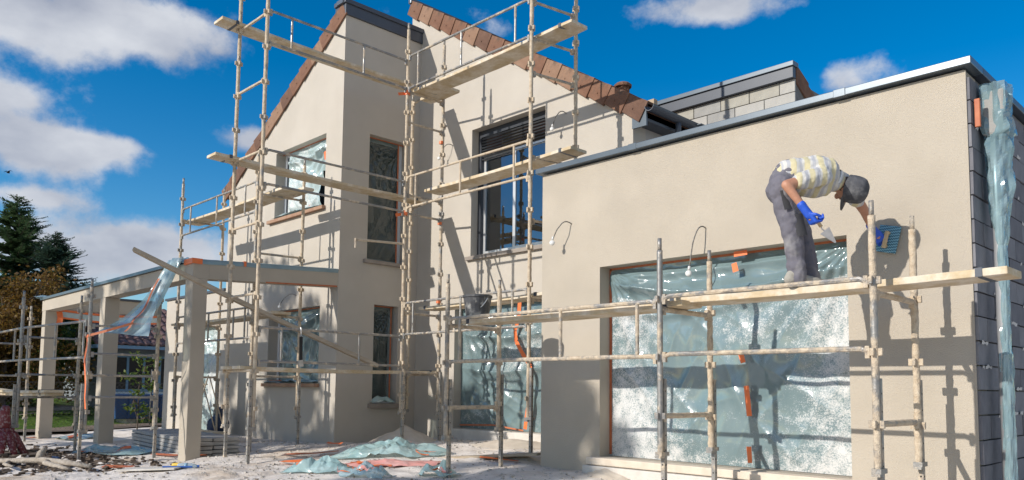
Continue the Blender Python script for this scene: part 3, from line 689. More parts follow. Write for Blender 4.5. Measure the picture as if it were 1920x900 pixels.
# loose ends of sheet on the sills
def facets(c, rx, ry, h, seed, nu, nv, yaw, z):
    """thin film thrown down: creased facets under a low irregular envelope"""
    r = random.Random(seed); ca, sa = math.cos(yaw), math.sin(yaw); vs = []
    for j in range(nv+1):
        for i in range(nu+1):
            a = i/nu*2-1+r.uniform(-.8,.8)/nu; b = j/nv*2-1+r.uniform(-.8,.8)/nv; rr = math.hypot(a*.92, b*.92)
            ed = 1+.35*nz3(a*1.6+seed, b*1.6, seed); k = max(0.0, 1-rr**2.2)
            e = .55+.75*nz3(a*1.4+seed*2, b*1.4, 3); hh = h*k**.7*max(.12, e)*(r.uniform(.50,1.05))
            x, y = a*rx*ed, b*ry*ed; X_ = c[0]+x*ca-y*sa; Y_ = c[1]+x*sa+y*ca
            vs.append((X_, Y_, (gz(X_, Y_) if z is None else z)+.012+hh+r.uniform(0,.012)))
    return vs
def crumple(name, label, c, rx, ry, h, mat, seed, nu=46, nv=30, yaw=0.0, tapes=0, cat='plastic sheet', group='discarded plastic on the ground', z=None, sharp=1.0):
    mb = MB(); vs = []; fs = []; ca, sa = math.cos(yaw), math.sin(yaw)
    P = {}
    for j in range(nv+1):
        for i in range(nu+1):
            a = (i/nu*2-1); b = (j/nv*2-1); rad = min(1.0, max(abs(a), abs(b)))
            ed = 1+.22*nz3(a*1.7+seed, b*1.7, seed)
            x = a*rx*ed+.10*rx*nz3(a*5+seed, b*5, 1); y = b*ry*ed+.10*ry*nz3(a*5, b*5+seed, 2)
            k = 1-rad*rad
            k = k**.8; hh = h*(.04+k*(.42+.62*nz3(a*1.5+seed, b*1.5, seed))+k*.30*sharp*(ridge(nz3(a*1.8+seed, b*1.5, 5))+.45*ridge(nz3(a*3.3-seed, b*3.0, 8))-.25))
            X_ = c[0]+x*ca-y*sa; Y_ = c[1]+x*sa+y*ca
            zz = (gz(X_, Y_) if z is None else z)
            vd = noise.voronoi(Vector((a*2.6*rx/max(rx,ry)+seed, b*2.6*ry/max(rx,ry), seed)))[0]; ve = noise.voronoi(Vector((a*6.5*rx/max(rx,ry)-seed, b*6.5*ry/max(rx,ry), seed)))[0]
            hh += h*k*(.55*(vd[1]-vd[0]-.25)+.20*(ve[1]-ve[0]-.25)); vs.append((X_, Y_, zz+max(.010+.012*abs(nz3(a*9,b*9,seed)), hh)))
    if sharp >= 1.0:
        nu, nv = max(8, nu*2//5), max(6, nv*2//5); vs = facets(c, rx, ry, h*1.15, seed, nu, nv, yaw, z)
    for j in range(nv):
        for i in range(nu):
            q = j*(nu+1)+i
            fs += [(q, q+1, q+nu+2), (q, q+nu+2, q+nu+1)] if (i*7+j*3) % 2 else [(q, q+1, q+nu+1), (q+1, q+nu+2, q+nu+1)]
    mb.add(vs, fs)
    o = mb.build(name, mat, None, base=(c[0], c[1], gz(c[0], c[1]) if z is None else z), smooth=False); tag(o, label, cat, group)
    ss = o.modifiers.new('soften','SUBSURF'); ss.levels = ss.render_levels = 1
    for k in range(tapes):
        r = random.Random(seed*10+k); L = min(nu-3, r.randint(3, 6)); j0 = r.randint(1, max(1, nv-3)); i0 = r.randint(0, nu-L-1); w_ = 1; m2 = MB()
        sl = r.uniform(-.6, .6)
        for i in range(L):
            ja = min(nv-1, max(0, int(j0+sl*i))); jb = min(nv-1, max(0, int(j0+sl*(i+1))))
            A = [vs[ja*(nu+1)+i0+i], vs[jb*(nu+1)+i0+i+1], vs[(jb+w_)*(nu+1)+i0+i+1], vs[(ja+w_)*(nu+1)+i0+i]]
            A[2] = tuple(A[1][q]+(A[2][q]-A[1][q])*.55 for q in range(3)); A[3] = tuple(A[0][q]+(A[3][q]-A[0][q])*.55 for q in range(3)); m2.add([(p[0], p[1], p[2]+.012) for p in A], [(0,1,2,3)])
        m2.build('tape_strip', r.choice(('orange','orange','pink_film')), o)
    return o
crumple('plastic_scrap','crumpled sheet end with orange tape on the sill of the narrow lower window',(TX-.03,8.2),.09,.24,.16,'film_heap',3.3,24,24,z=.68,tapes=2,group='loose sheet ends on sills')
crumple('plastic_scrap','dusty blue sheet end lying on the sill of the lower porch window',(-13.1,FY+.03),.92,.11,.10,'film_dusty',5.5,60,12,z=1.02,tapes=1,group='loose sheet ends on sills')
crumple('plastic_scrap','white plaster-crusted sheet end on the sill of the upper window',(-13.1,FY+.02),.93,.10,.10,'film_white',7.5,60,12,z=4.15,tapes=1,group='loose sheet ends on sills')

# ------------------------------------------------------------------ scaffolds
def crusty(x, y, z0, z1, r=.0265, crust=.10, n=9):
    k = max(3, int((z1-z0)/.03)); pts = []; rs = []
    sd = x*13.7+y*7.1
    for i in range(k+1):
        z = z0+(z1-z0)*i/k; pts.append((x, y, z)); c_ = max(0, nz3(sd, z*2.2, 1)*1.3+.35); rs.append(r*(1+crust*.22*c_+crust*.30*c_*nz3(sd, z*21, 4)))
    return MB().tube(pts, rs, n, jit=crust*.24)
def pole(sc, x, y, z0, z1, mat='pole_plaster', step=.5, first=.72, leg=True, side=(1,0), crust=.22, sleeve=None, skip=()):
    p = crusty(x, y, z0+(.42 if leg else 0), z1, crust=crust).build('pole', mat, sc, smooth=True)
    MB().tube([(x, y, z1-.001), (x, y, z1+.11)], .019, 8).build('spigot', 'pole_grey', p, smooth=True)
    z = z0+first; i = 0
    while z < z1-.1:
        if i not in skip:
            c_ = MB(); c_.box((x-.056, y-.014, z-.028), (x-.025, y+.014, z+.028)); c_.box((x+.025, y-.014, z-.028), (x+.056, y+.014, z+.028))
            c_.box((x-.012, y-.058, z-.028), (x+.012, y-.026, z+.028)); c_.box((x-.012, y+.026, z-.028), (x+.012, y+.058, z+.028))
            c_.build('coupler', mat, p, bevel=.004)
        z += step; i += 1
    if leg:
        lx, ly = x+side[0]*.052, y+side[1]*.052
        l_ = MB(); l_.box((lx-.0195, ly-.0195, z0-.06), (lx+.0195, ly+.0195, z0+1.12))
        h = z0+.10
        while h < z0+1.08:
            l_.box((lx+.0190, ly-.006, h-.006), (lx+.0205, ly+.006, h+.006), 1); l_.box((lx-.006, ly-.0205, h-.0065), (lx+.006, ly-.0190, h+.0065), 1); h += .13
        l_.build('adjustable_leg', ['pole_grey','hole'], sc, bevel=0)
        c_ = MB(); c_.box((min(x, lx)-.034, min(y, ly)-.034, z0+.44), (max(x, lx)+.034, max(y, ly)+.034, z0+.475)); c_.box((x-.03, y-.045, z0+.42), (x+.03, y+.03, z0+.44)); c_.build('collar', 'pole_grey', sc)
    return p
def guard(sc, p0, p1, zl, zh, fr=(.12,.5,.88), mat='pole_grey', r=.0185):
    (x0, y0), (x1, y1) = p0, p1; L = math.hypot(x1-x0, y1-y0); ex, ey = (x1-x0)/L, (y1-y0)/L
    mb = MB(); k = 14
    for z in (zl, zh):
        pts = [(x0, y0, z-.02)]+[(x0+ex*(.05+(L-.1)*i/k), y0+ey*(.05+(L-.1)*i/k), z) for i in range(k+1)]+[(x1, y1, z-.02)]
        mb.tube(pts, r, 8, jit=.06)
    for f in fr: mb.tube([(x0+ex*L*f, y0+ey*L*f, zl), (x0+ex*L*f, y0+ey*L*f, (zl+zh)/2), (x0+ex*L*f, y0+ey*L*f, zh)], r*.86, 8, jit=.04)
    for (x, y) in ((x0, y0), (x1, y1)):
        for z in (zl, zh): mb.box((x-.016, y-.016, z-.07), (x+.016, y+.016, z+.02))
    return mb.build('guard_rail', mat, sc, smooth=False)
def transom(sc, p0, p1, z, mat='pole_mixed', r=.019, name='transom'):
    (x0, y0), (x1, y1) = p0, p1; k = 8
    mb = MB().tube([(x0+(x1-x0)*i/k, y0+(y1-y0)*i/k, z) for i in range(k+1)], r, 8, jit=.07)
    L = math.hypot(x1-x0, y1-y0); ex, ey = (x1-x0)/L, (y1-y0)/L
    for s, (x, y) in ((1, p0), (-1, p1)): mb.cbox((x+s*ex*.045, y+s*ey*.045, z-.012), (.042, .042, .075))
    return mb.build(name, mat, sc)
def plank(label, p0, p1, w, th=.045, mat='plank', straps=True, upv=(0,0,1)):
    mb = MB(); p0 = Vector(p0); p1 = Vector(p1); d = (p1-p0); L = d.length; d.normalize(); sd = d.cross(Vector(upv)).normalized(); u = sd.cross(d)
    k = 14; ring = ((-1,-1),(1,-1),(1,1),(-1,1)); vs = []
    sag = .006*L
    for i in range(k+1):
        c = p0+d*L*i/k - Vector((0,0,1))*sag*4*(i/k)*(1-i/k); cut = 1.0 if 0 < i < k else .96
        for a, b in ring: vs.append(tuple(c+sd*a*(w/2)*cut+u*b*(th/2)*cut+Vector((0,0,1))*random.uniform(-.0025,.0025)+sd*random.uniform(-.002,.002)))
    fs = [(0,3,2,1), tuple(4*k+j for j in range(4))]
    for i in range(k):
        for j in range(4): fs.append((4*i+j, 4*i+(j+1)%4, 4*i+4+(j+1)%4, 4*i+4+j))
    mb.add(vs, fs)
    o = mb.build('scaffold_plank', mat, None, base=(p0+p1)/2, bevel=.006); tag(o, label, 'plank', 'planks of the scaffolds')
    if straps:
        for f in (.06, .94):
            c = p0+d*L*f; m2 = MB(); m2.bar(c-d*.022, c+d*.022, w+.008, th+.008, upv); m2.build('strap_band', 'anthracite', o)
    return o
# A: tall L-shaped scaffold round the inner corner
sT = empty('scaffold', (-10.0, 6.2, 0.0)); tag(sT, 'tall L-shaped tube scaffold standing against the shaded side wall and gable', 'scaffold', 'scaffolds round the house')
pole(sT,-10.85,4.97,-.05,7.35,crust=.25); pole(sT,-10.0,4.97,-.057,7.35,crust=.25,side=(0,-1)); pole(sT,-10.0,7.40,.13,6.72,'pole_plaster'); pole(sT,-11.05,8.30,.12,6.05,side=(0,-1)); pole(sT,-10.0,8.14,.10,6.70,side=(1,0),mat='pole_mixed')
pole(sT,-7.23,7.40,.12,7.35,crust=.30); pole(sT,-7.08,8.14,.10,7.35)
for z in (6.16,5.2,4.2,3.2,2.22,1.17): transom(sT,(-10.85,4.97),(-10.0,4.97),z,'pole_plaster')
for z in (5.70,5.2,4.02,3.72,2.13,1.2): transom(sT,(-10.0,7.40),(-10.0,8.14),z)
for z in (6.22,5.70,5.22,4.06,3.2,2.14): transom(sT,(-7.23,7.40),(-7.1,8.14),z)
for z in (6.0,4.1,1.18): transom(sT,(-11.05,8.30),(-10.0,8.14),z)
guard(sT,(-10.0,5.02),(-10.0,7.36),5.74,6.20,(.14,.66)); guard(sT,(-10.0,5.02),(-10.0,7.36),3.74,4.22,()); guard(sT,(-10.0,5.02),(-10.0,7.36),1.30,1.76,(.14,.68))
guard(sT,(-9.95,7.40),(-7.28,7.40),5.74,6.27,(.08,.47,.90)); guard(sT,(-9.95,7.40),(-7.28,7.40),3.80,4.29,(.08,.48,.90),'pole_plaster'); guard(sT,(-9.95,7.40),(-7.28,7.40),1.79,2.28,(.08,.50,.90))
mb = MB(); mb.tube([(-10.0,7.36,3.22),(-10.0,7.0,3.20),(-10.0,6.52,3.17)],.018,8); mb.tube([(-10.0,6.50,3.19),(-10.0,6.50,3.04)],.016,8); mb.build('stub_rail','pole_plaster',sT)
for (x, y, z, a) in ((-10.03,7.38,5.66,1),(-10.03,7.38,3.70,1)):
    mb = MB(); mb.tube([(x+.03,y+.02,z-.02),(x+.03,y+.02,z+.05)],.04,8); mb.add([(x,y-.01,z+.03),(x-.01,y-.14,z-.01),(x,y-.13,z-.06),(x+.01,y-.01,z-.02)],[(0,1,2,3)]); mb.build('orange_tie','orange',sT)
for z in (5.02,3.66,2.36): MB().tube([(-10.0,8.11,z-.02),(-10.0,8.11,z+.025)],.034,8).build('orange_tie','orange',sT)
plank('long plank of the topmost scaffold deck sticking out at the left',(-10.86,4.64,6.22),(-10.88,8.40,6.20),.30)
plank('long plank of the middle deck running past the upper corner of the tower',(-10.86,4.62,4.23),(-10.88,8.42,4.21),.30)
plank('plank at knee height along the foot of the tall scaffold, outer one',(-10.42,4.90,1.215),(-10.42,8.42,1.225),.26,.05)
plank('plank at knee height along the foot of the tall scaffold, inner one',(-10.74,4.88,1.215),(-10.74,8.36,1.225),.26,.05)
plank('topmost plank in front of the tiled gable against the sky',(-10.05,7.70,5.76),(-6.60,7.66,5.78),.33)
plank('plank in front of the window with the roller shutter',(-9.75,7.74,4.07),(-6.62,7.68,4.09),.33)
plank('plank of the lowest gable deck above the bucket',(-9.8,7.72,2.20),(-7.05,7.66,2.22),.34)
plank('short stub of plank on the gable deck at the inner corner, upper',(-9.55,8.0,5.78),(-10.3,8.0,5.78),.24,straps=False)
# leaning board
plank('long weathered board leaning aslant from the porch beam down to the scaffold',(-10.05,6.98,1.29),(-11.40,3.82,2.83),.24,.055,'plank_grey',False)

# B: low scaffold in front of the extension
sA = empty('scaffold', (-4.6, 6.3, 0.0)); tag(sA, 'low tube scaffold in front of the flat-roofed extension where the worker stands', 'scaffold', 'scaffolds round the house')
AP = [(-7.05,2.18,2.2,'pole_mixed','pole_plaster'),(-4.09,2.22,2.22,'pole_grey','pole_plaster'),(-2.23,2.26,2.28,'pole_mixed','pole_plaster')]
for i, (x, zf, zr, mf, mr) in enumerate(AP):
    pole(sA,x,5.86,gz(x,5.86),zf,mf,crust=.16,first=.79,step=.52,side=(0,1)); pole(sA,x,6.69,gz(x,6.69),zr,mr,crust=.55,first=.76,step=.5,side=(0,1))
    transom(sA,(x,5.86),(x,6.69),.74,'pole_plaster',.024); transom(sA,(x,5.86),(x,6.69),1.69,'pole_plaster',.024)
guard(sA,(-7.0,5.86),(-4.14,5.86),1.27,1.765,(.06,.60,.93),'pole_mixed',.021); guard(sA,(-4.04,5.86),(-2.28,5.86),1.285,1.80,(),'pole_mixed',.021)
plank('pale plank of the low scaffold carrying the bucket',(-6.98,6.12,1.735),(-3.92,6.12,1.745),.34,.055)
plank('pale plank under the worker jutting out past the house corner',(-4.28,6.26,1.79),(-1.42,6.22,1.80),.36,.055)
# C: scaffold in the porch, in front of the tower front
sU = empty('scaffold', (-13.6, 6.3, 0.0)); tag(sU, 'tube scaffold within the porch reaching up to the gable window', 'scaffold', 'scaffolds round the house')
for x, y, z1 in ((-15.2,5.95,4.85),(-15.15,6.75,4.80),(-12.1,5.95,4.74),(-12.02,6.75,4.75)):
    pole(sU,x,y,gz(x,y),z1,'pole_mixed' if y < 6 else 'pole_plaster',first=.6)
for z in (4.13,3.14,2.12,1.12):
    transom(sU,(-15.2,5.95),(-15.15,6.75),z); transom(sU,(-12.1,5.95),(-12.02,6.75),z)
guard(sU,(-15.15,5.95),(-12.15,5.95),3.83,4.34,(.12,.5,.87)); guard(sU,(-15.15,5.95),(-12.15,5.95),1.75,2.25,(.12,.45,.78,.92))
plank('plank of the upper porch scaffold running to the gable window',(-15.75,6.35,4.20),(-11.72,6.35,4.20),.36)
plank('short board lying across the end of the gable window plank',(-12.45,6.62,4.25),(-11.62,6.62,4.25),.2,straps=False)
plank('plank of the lower porch scaffold behind the leaning board',(-16.1,6.35,2.17),(-11.9,6.35,2.17),.36)
# D: scaffold along the porch front at the left
sL = empty('scaffold', (-14.6, 3.9, -.1)); tag(sL, 'low tube scaffold along the porch front at the left edge', 'scaffold', 'scaffolds round the house')
for x, yf, yr, zs in ((-12.2,3.55,4.50,(1.80,1.40,1.09,.78)),(-14.7,3.27,4.13,(1.72,1.11,.74)),(-17.5,3.30,4.03,(1.72,1.11,.74))):
    pole(sL,x,yf,gz(x,yf),2.36,'pole_grey',side=(0,-1),step=.55); pole(sL,x,yr,gz(x,yr),2.36,'pole_mixed',step=.55)
    for z in zs: transom(sL,(x,yf),(x,yr),z,'pole_grey',.017,'rung')
guard(sL,(-14.65,3.27),(-12.25,3.52),1.34,1.86,(.10,.55,.97)); guard(sL,(-17.45,3.30),(-14.75,3.27),1.34,1.86,(.10,.85))
plank('short plank at the left edge low down on the porch-front scaffold, upper one',(-18.6,3.62,.845),(-14.05,3.62,.845),.3,.045)
plank('short plank at the left edge low down on the porch-front scaffold, under another',(-18.4,3.66,.797),(-14.2,3.66,.797),.28,.045)
# webbing strap with hook
st = empty('ratchet_strap', (-9.97, 5.62, 1.75)); tag(st, 'dark webbing strap with a hook hanging from the lower guard rail', 'strap')
MB().tube([(-9.97,5.62,1.79),(-9.96,5.62,1.76),(-9.955,5.62,1.70)],.006,6).build('hook','steel',st); MB().tube([(-9.955,5.62,1.69),(-9.955,5.60,1.66),(-9.955,5.64,1.66),(-9.955,5.62,1.69)],.007,6).build('ring','steel',st)
MB().bar((-9.955,5.62,1.66),(-9.95,5.625,1.30),.05,.006,(1,0,0)).build('webbing','black_rubber',st); MB().bar((-9.955,5.615,1.33),(-9.95,5.63,1.24),.07,.03,(1,0,0)).build('buckle','steel',st)
# bucket on the plank
bk = empty('bucket', (-6.80, 6.10, 1.765)); tag(bk, 'black plaster-stained builder bucket standing on the low scaffold plank', 'bucket')
MB().lathe((-6.80,6.10,1.765),[(0,0),(.125,0),(.13,.01),(.165,.25),(.175,.25),(.175,.275),(.16,.275),(.158,.25),(.12,.02),(0,.02)],20).build('body','bucket',bk,smooth=False)
MB().tube([(-6.80+.172*math.cos(a), 6.10+.172*math.sin(a)*.25-.15*math.sin(a)*.9, 2.0-.16*math.sin(a)) for a in [math.pi*i/12 for i in range(13)]],.006,6).build('handle','steel',bk)

# ------------------------------------------------------------------ cable ends waiting for wall lamps
def cable(label, a, b, yw, sw=.06):
    """a = where it leaves the wall (x, z), b = loose end (x, z)"""
    r = empty('lamp_cable', (a[0], yw, a[1])); tag(r, label, 'cable', 'loose lamp cables on the walls')
    pts = []
    for i in range(13):
        t = i/12; x = a[0]+(b[0]-a[0])*t; z = a[1]+(b[1]-a[1])*t**1.7+.035*math.sin(math.pi*min(1,t*2.2)); y = yw-.16*math.sin(math.pi*.5*min(1,t*1.6))
        pts.append((x, y, z))
    MB().tube(pts,.007,7).build('cable','cable',r,smooth=True)
    e = Vector(pts[-1]); MB().tube([e+Vector((0,0,.03)),e+Vector((-.004,-.004,-.01))],.014,8).build('sleeve','white_plastic',r,smooth=True)
    rot = Matrix.Rotation(random.uniform(.3,.9),3,'Z')@Matrix.Rotation(math.radians(80),3,'X')
    MB().ell(e+Vector((-.005,-.01,-.045)),(.034,.034,.020),14,8,rot).build('socket','white_plastic',r,smooth=True)
cable('loose lamp cable on the extension wall beside its left edge',(-6.26,2.97),(-6.42,2.78),AY)
cable('loose lamp cable hanging over the head of the wide window',(-4.40,2.66),(-4.50,2.22),AY)
cable('loose lamp cable on the gable wall right of the roller shutter',(-7.92,5.21),(-8.06,5.0),BY)
cable('loose lamp cable on the gable wall left of the roller shutter',(-10.62,5.28),(-10.80,5.1),BY)
cable('loose lamp cable on the tower front under the porch beam',(-13.0,2.62),(-13.30,2.46),FY)

# ------------------------------------------------------------------ rainwater hopper wrapped in film on the block wall
hp = empty('wrapped_downpipe', (-1.80, 7.42, .1)); tag(hp, 'rainwater hopper and downpipe wrapped in bluish plastic on the bare block wall', 'downpipe')
MB().box((-1.87,7.33,3.12),(-1.70,7.54,3.50)).build('hopper','block',hp,bevel=.02)
MB().tube([(-1.80,7.43,3.15),(-1.80,7.43,2.7),(-1.80,7.43,.0)],.04,14).build('pipe','alu',hp,smooth=True)
mb = MB(); pts = []; k = 150; nn = 26; o_ = len(mb.v)
def rad(z):
    if z > 3.12: return .135
    if z > 2.6: return .112+.02*(z-2.6)
    if z > 2.2: return .056+.056*(z-2.2)/.4
    return .052 if z > 1.3 else .060
for i in range(k+1):
    z = .02+(3.56-.02)*i/k; r = rad(z)
    for j in range(nn):
        t_ = 2*math.pi*j/nn; tw = t_*2+z*3.0
        q = r*(1+.20*ridge(nz3(math.cos(t_)*1.4+z*.9, math.sin(t_)*1.4, z*1.6))*1.1-.07+.08*nz3(math.cos(t_)*3, math.sin(t_)*3, z*8))
        if z > 3.12: c_, s_ = math.cos(t_), math.sin(t_); m_ = max(abs(c_)*.9, abs(s_)); q = q*.9/m_*.95; 
        vv = noise.voronoi(Vector((math.cos(t_)*1.5, math.sin(t_)*1.5, z*4.5)))[0]; q *= .86+.42*min(.6, vv[1]-vv[0])
        x = max(-1.885, -1.78+q*math.cos(t_)*.8); mb.v.append((x, 7.435+q*math.sin(t_), z))
for i in range(k):
    for j in range(nn): mb.f.append((i*nn+j, i*nn+(j+1)%nn, (i+1)*nn+(j+1)%nn, (i+1)*nn+j)); mb.m.append(0)
mb.f.append(tuple(k*nn+j for j in range(nn))); mb.m.append(0)
mb.build('plastic_wrap','film_wrap',hp,smooth=False)
tag(MB().box((-1.888,7.20,3.17),(-1.845,7.228,3.41)).build('wall_bracket','rust_tape',None,base=(-1.87,7.22,3.28),bevel=.006),'orange plastic strip fixed to the block wall beside the wrapped hopper','strip')

# wrap over the porch beam, film blowing off it, orange tapes
def ribbon(pts, w, side):
    mb = MB(); vs = []
    for i, p in enumerate(pts):
        p = Vector(p); ww = w[i] if isinstance(w, (list, tuple)) else w; sd = Vector(side[i] if isinstance(side, list) else side).normalized()
        vs += [tuple(p-sd*ww/2), tuple(p+sd*ww/2)]
    mb.add(vs, [(2*i, 2*i+1, 2*i+3, 2*i+2) for i in range(len(pts)-1)]); return mb
wr = empty('beam_wrap', (-11.75, 6.0, 2.86)); tag(wr, 'dusty blue plastic taped along the top of the porch side beam', 'plastic sheet')
mb = MB(); k = 60; vs = []
for i in range(k+1):
    t_ = i/k; y = 4.72+t_*(7.21-4.72); z = 2.80+t_*.131; j = .008*nz3(t_*14, 3)
    vs += [(-11.595+j*.3,y,z-.035+j), (-11.592,y,z+.03+j), (-11.62,y,z+.042+j*.5), (-11.88,y,z+.045+j)]
for i in range(k):
    for q in range(3): mb.f.append((4*i+q,4*i+q+1,4*i+5+q,4*i+4+q)); mb.m.append(0)
mb.v = vs; mb.build('film','film_dusty',wr,smooth=True)
for a, b in ((4.715,4.87),(5.52,5.56)):
    z = 2.80+(a-4.72)/2.49*.131; MB().box((-11.9,a,z-.03),(-11.586,b,z+.05)).build('tape_strip','orange',wr)
MB().add([(-11.604,5.9,2.59),(-11.604,7.2,2.655),(-11.598,7.2,2.68),(-11.598,5.9,2.612)],[(0,1,2,3)]).build('tape_strip','rust_tape',wr)
crumple('plastic_scrap','blue film bunched over the front corner of the porch beam',(-12.25,4.86),.42,.20,.15,'film_blue',2.7,40,20,z=2.80,group='plastic left on the porch',sharp=.6)
crumple('plastic_scrap','pale blue film end tied over the far left corner of the porch beam',(-19.66,4.75),.16,.16,.12,'film_blue',4.7,20,20,z=2.83,group='plastic left on the porch')
bf = empty('hanging_film', (-12.0, 4.4, 2.7)); tag(bf, 'pale blue film with an orange tape blowing down from the porch beam', 'plastic sheet')
A0, A1, B0, B1 = Vector((-12.35,4.66,2.86)), Vector((-11.75,4.66,2.90)), Vector((-12.45,3.70,1.72)), Vector((-11.75,4.15,1.66))
mb = MB(); nu, nv = 24, 50; vs = []
def bfp(s, t):
    wd = .40+.80*abs(t-.10)**.7; s2 = .5+(s-.5)*wd
    p = A0.lerp(A1, s2).lerp(B0.lerp(B1, s2), t); sag = -.16*math.sin(math.pi*t)
    return p+Vector((.05*math.sin(s*9+t*4)+.03*nz3(s*4,t*5), -.05*math.cos(s*11+t*3)-.04*nz3(s*5,t*4,4), sag+.02*nz3(s*6,t*6,8)))
for j in range(nv+1):
    for i in range(nu+1): vs.append(tuple(bfp(i/nu, j/nv)))
mb.add(vs, [(j*(nu+1)+i, j*(nu+1)+i+1, (j+1)*(nu+1)+i+1, (j+1)*(nu+1)+i) for j in range(nv) for i in range(nu)])
mb.build('film','film_blue',bf,smooth=True)
ribbon([bfp(.5,t)+Vector((.02,-.03,0)) for t in [i/16*.75+.2 for i in range(17)]],.05,(1,.3,0)).build('tape_strip','rust_tape',bf)
tg = empty('orange_tape', (-12.15, 3.6, 1.7)); tag(tg, 'orange tape tied to the porch-front scaffold with a long dangling end', 'tape')
ribbon([(-13.3,3.75,1.95),(-12.9,3.7,1.82),(-12.55,3.6,1.72),(-12.2,3.5,1.64),(-11.95,3.7,1.72),(-11.8,4.0,1.84)],.035,(0,0,1)).build('tape_strip','rust_tape',tg)
ribbon([(-12.12,3.50,1.66),(-12.08,3.49,1.5),(-12.12,3.48,1.3),(-12.03,3.47,1.12),(-11.98,3.47,.95),(-11.95,3.46,.78),(-11.90,3.46,.62)],[.02,.045,.04,.03,.035,.028,.035],(1,.2,0)).build('dangling_end','orange',tg)
fl2 = empty('torn_film', (-17.5, 5.4, 2.5)); tag(fl2, 'white film with orange taped edges sagging under the far porch beam', 'plastic sheet')
for nm, dz, w, m_ in (('film',-.06,.12,'film_white'),('tape_strip',.02,.05,'orange'),('tape_strip',-.14,.04,'orange')):
    ribbon([(-19.38,5.02+q*2.1,2.56+dz-.05*math.sin(math.pi*q)) for q in [i/14 for i in range(15)]],w,(0,0,1)).build(nm,m_,fl2)
ribbon([(-19.36,5.0,2.55),(-19.33,5.02,2.42),(-19.36,5.01,2.28)],.12,(.6,1,0)).build('tape_strip','orange',fl2)
# ------------------------------------------------------------------ the worker
def V3(*a): return Vector(a)
Rh = Vector((math.cos(YAW), math.sin(YAW), 0)); Fh = Vector((-math.sin(YAW), math.cos(YAW), 0))   # the worker bends along Rh, towards the wall
def capsule(mb, p0, r0, p1, r1, n=12):
    p0 = Vector(p0); p1 = Vector(p1); d = (p1-p0); L = d.length
    d = d.normalized() if L > 1e-6 else Vector((0,0,1))
    pts = []; rs = []
    for a in (80, 60, 35): q = math.radians(a); pts.append(p0-d*r0*math.sin(q)); rs.append(r0*math.cos(q))
    for i in range(7): t = i/6; pts.append(p0.lerp(p1, t)); rs.append(r0+(r1-r0)*t)
    for a in (35, 60, 80): q = math.radians(a); pts.append(p1+d*r1*math.sin(q)); rs.append(r1*math.cos(q))
    mb.tube(pts, rs, n)
def blob(name, caps, mat, parent=None, base=None, vox=.012, it=6, ells=(), wr=0.0, wsc=.12):
    mb = MB()
    for p0, r0, p1, r1 in caps: capsule(mb, p0, r0, p1, r1)
    for c, r, rot in ells: mb.ell(c, r, 14, 10, rot)
    o = mb.build(name, mat, parent, base, smooth=True)
    rm = o.modifiers.new('remesh','REMESH'); rm.mode = 'VOXEL'; rm.voxel_size = vox; rm.use_smooth_shade = True
    sm = o.modifiers.new('smooth','SMOOTH'); sm.factor = .5; sm.iterations = it
    if wr:
        tx = bpy.data.textures.new(name+'_folds','CLOUDS'); tx.noise_scale = wsc; tx.noise_depth = 2
        dp = o.modifiers.new('folds','DISPLACE'); dp.texture = tx; dp.strength = wr; dp.mid_level = .5; dp.texture_coords = 'LOCAL'
        s2 = o.modifiers.new('smooth2','SMOOTH'); s2.factor = .5; s2.iterations = 2
    return o
PZ = 1.822                                                   # top of the plank
foot = V3(-2.892,6.20,PZ)
pel = V3(-3.003,6.086,2.67); wst = V3(-2.955,6.135,2.752); che = V3(-2.800,6.290,2.765); nek = V3(-2.700,6.395,2.715); hed = V3(-2.630,6.465,2.640)
rsh = V3(-2.720,6.14,2.70); rel = V3(-2.880,5.860,2.605); rwr = V3(-2.775,5.930,2.415); rha = V3(-2.735,5.965,2.335)
lsh = V3(-2.695,6.58,2.70); lel = V3(-2.66,6.83,2.53); lwr = V3(-2.655,6.985,2.395); lha = V3(-2.625,7.045,2.325)
rhi = V3(-2.985,5.985,2.62); rkn = V3(-2.918,6.045,2.205); ran = V3(-2.91,6.085,1.90)
lhi = V3(-3.035,6.175,2.63); lkn = V3(-2.945,6.285,2.21); lan = V3(-2.905,6.315,1.90)
tof = (Rh*.9+Fh*.15).normalized()
man = blob('person', [(pel,.12,wst,.118),(wst,.118,che,.135),(che,.125,nek,.06),(nek,.056,hed,.06),(che+Vector((0,0,-.02)),.10,rsh,.062),(che,.10,lsh,.062),
     (rsh,.056,rel,.042),(rel,.042,rwr,.029),(rwr,.028,rha,.03),(lsh,.056,lel,.042),(lel,.042,lwr,.029),(lwr,.028,lha,.03),
     (pel,.11,rhi,.09),(rhi,.088,rkn,.056),(rkn,.054,ran,.038),(pel,.11,lhi,.09),(lhi,.088,lkn,.056),(lkn,.054,lan,.038),
     (ran,.036,ran+tof*.12+Vector((0,0,-.05)),.03),(lan,.036,lan+tof*.12+Vector((0,0,-.05)),.03)],'skin',None,foot,.012,5,
     ells=[(hed,(.078,.078,.10),Rh.rotation_difference(Vector((0,0,1))).to_matrix().inverted() if False else Matrix.Rotation(0,3,'Z'))])
tag(man, 'worker in grey trousers, striped shirt and dark cap bending to smooth the wall', 'person')
man.name = 'person'
crown = (Rh*.66-Fh*.50-Vector((0,0,.30))).normalized(); face = (Vector((0,0,-1))+Rh*.35+Fh*.10); face = (face-crown*face.dot(crown)).normalized(); earv = crown.cross(face).normalized()
HM = Matrix((earv, face, crown)).transposed()
hd = MB(); hd.ell(hed,(.074,.095,.112),18,14,HM); hd.ell(hed+face*.098-crown*.018,(.013,.020,.022),8,6,HM); hd.ell(hed+face*.075-crown*.085,(.034,.028,.022),10,6,HM); hd.ell(hed+face*.092-crown*.055,(.024,.010,.007),10,5,HM)
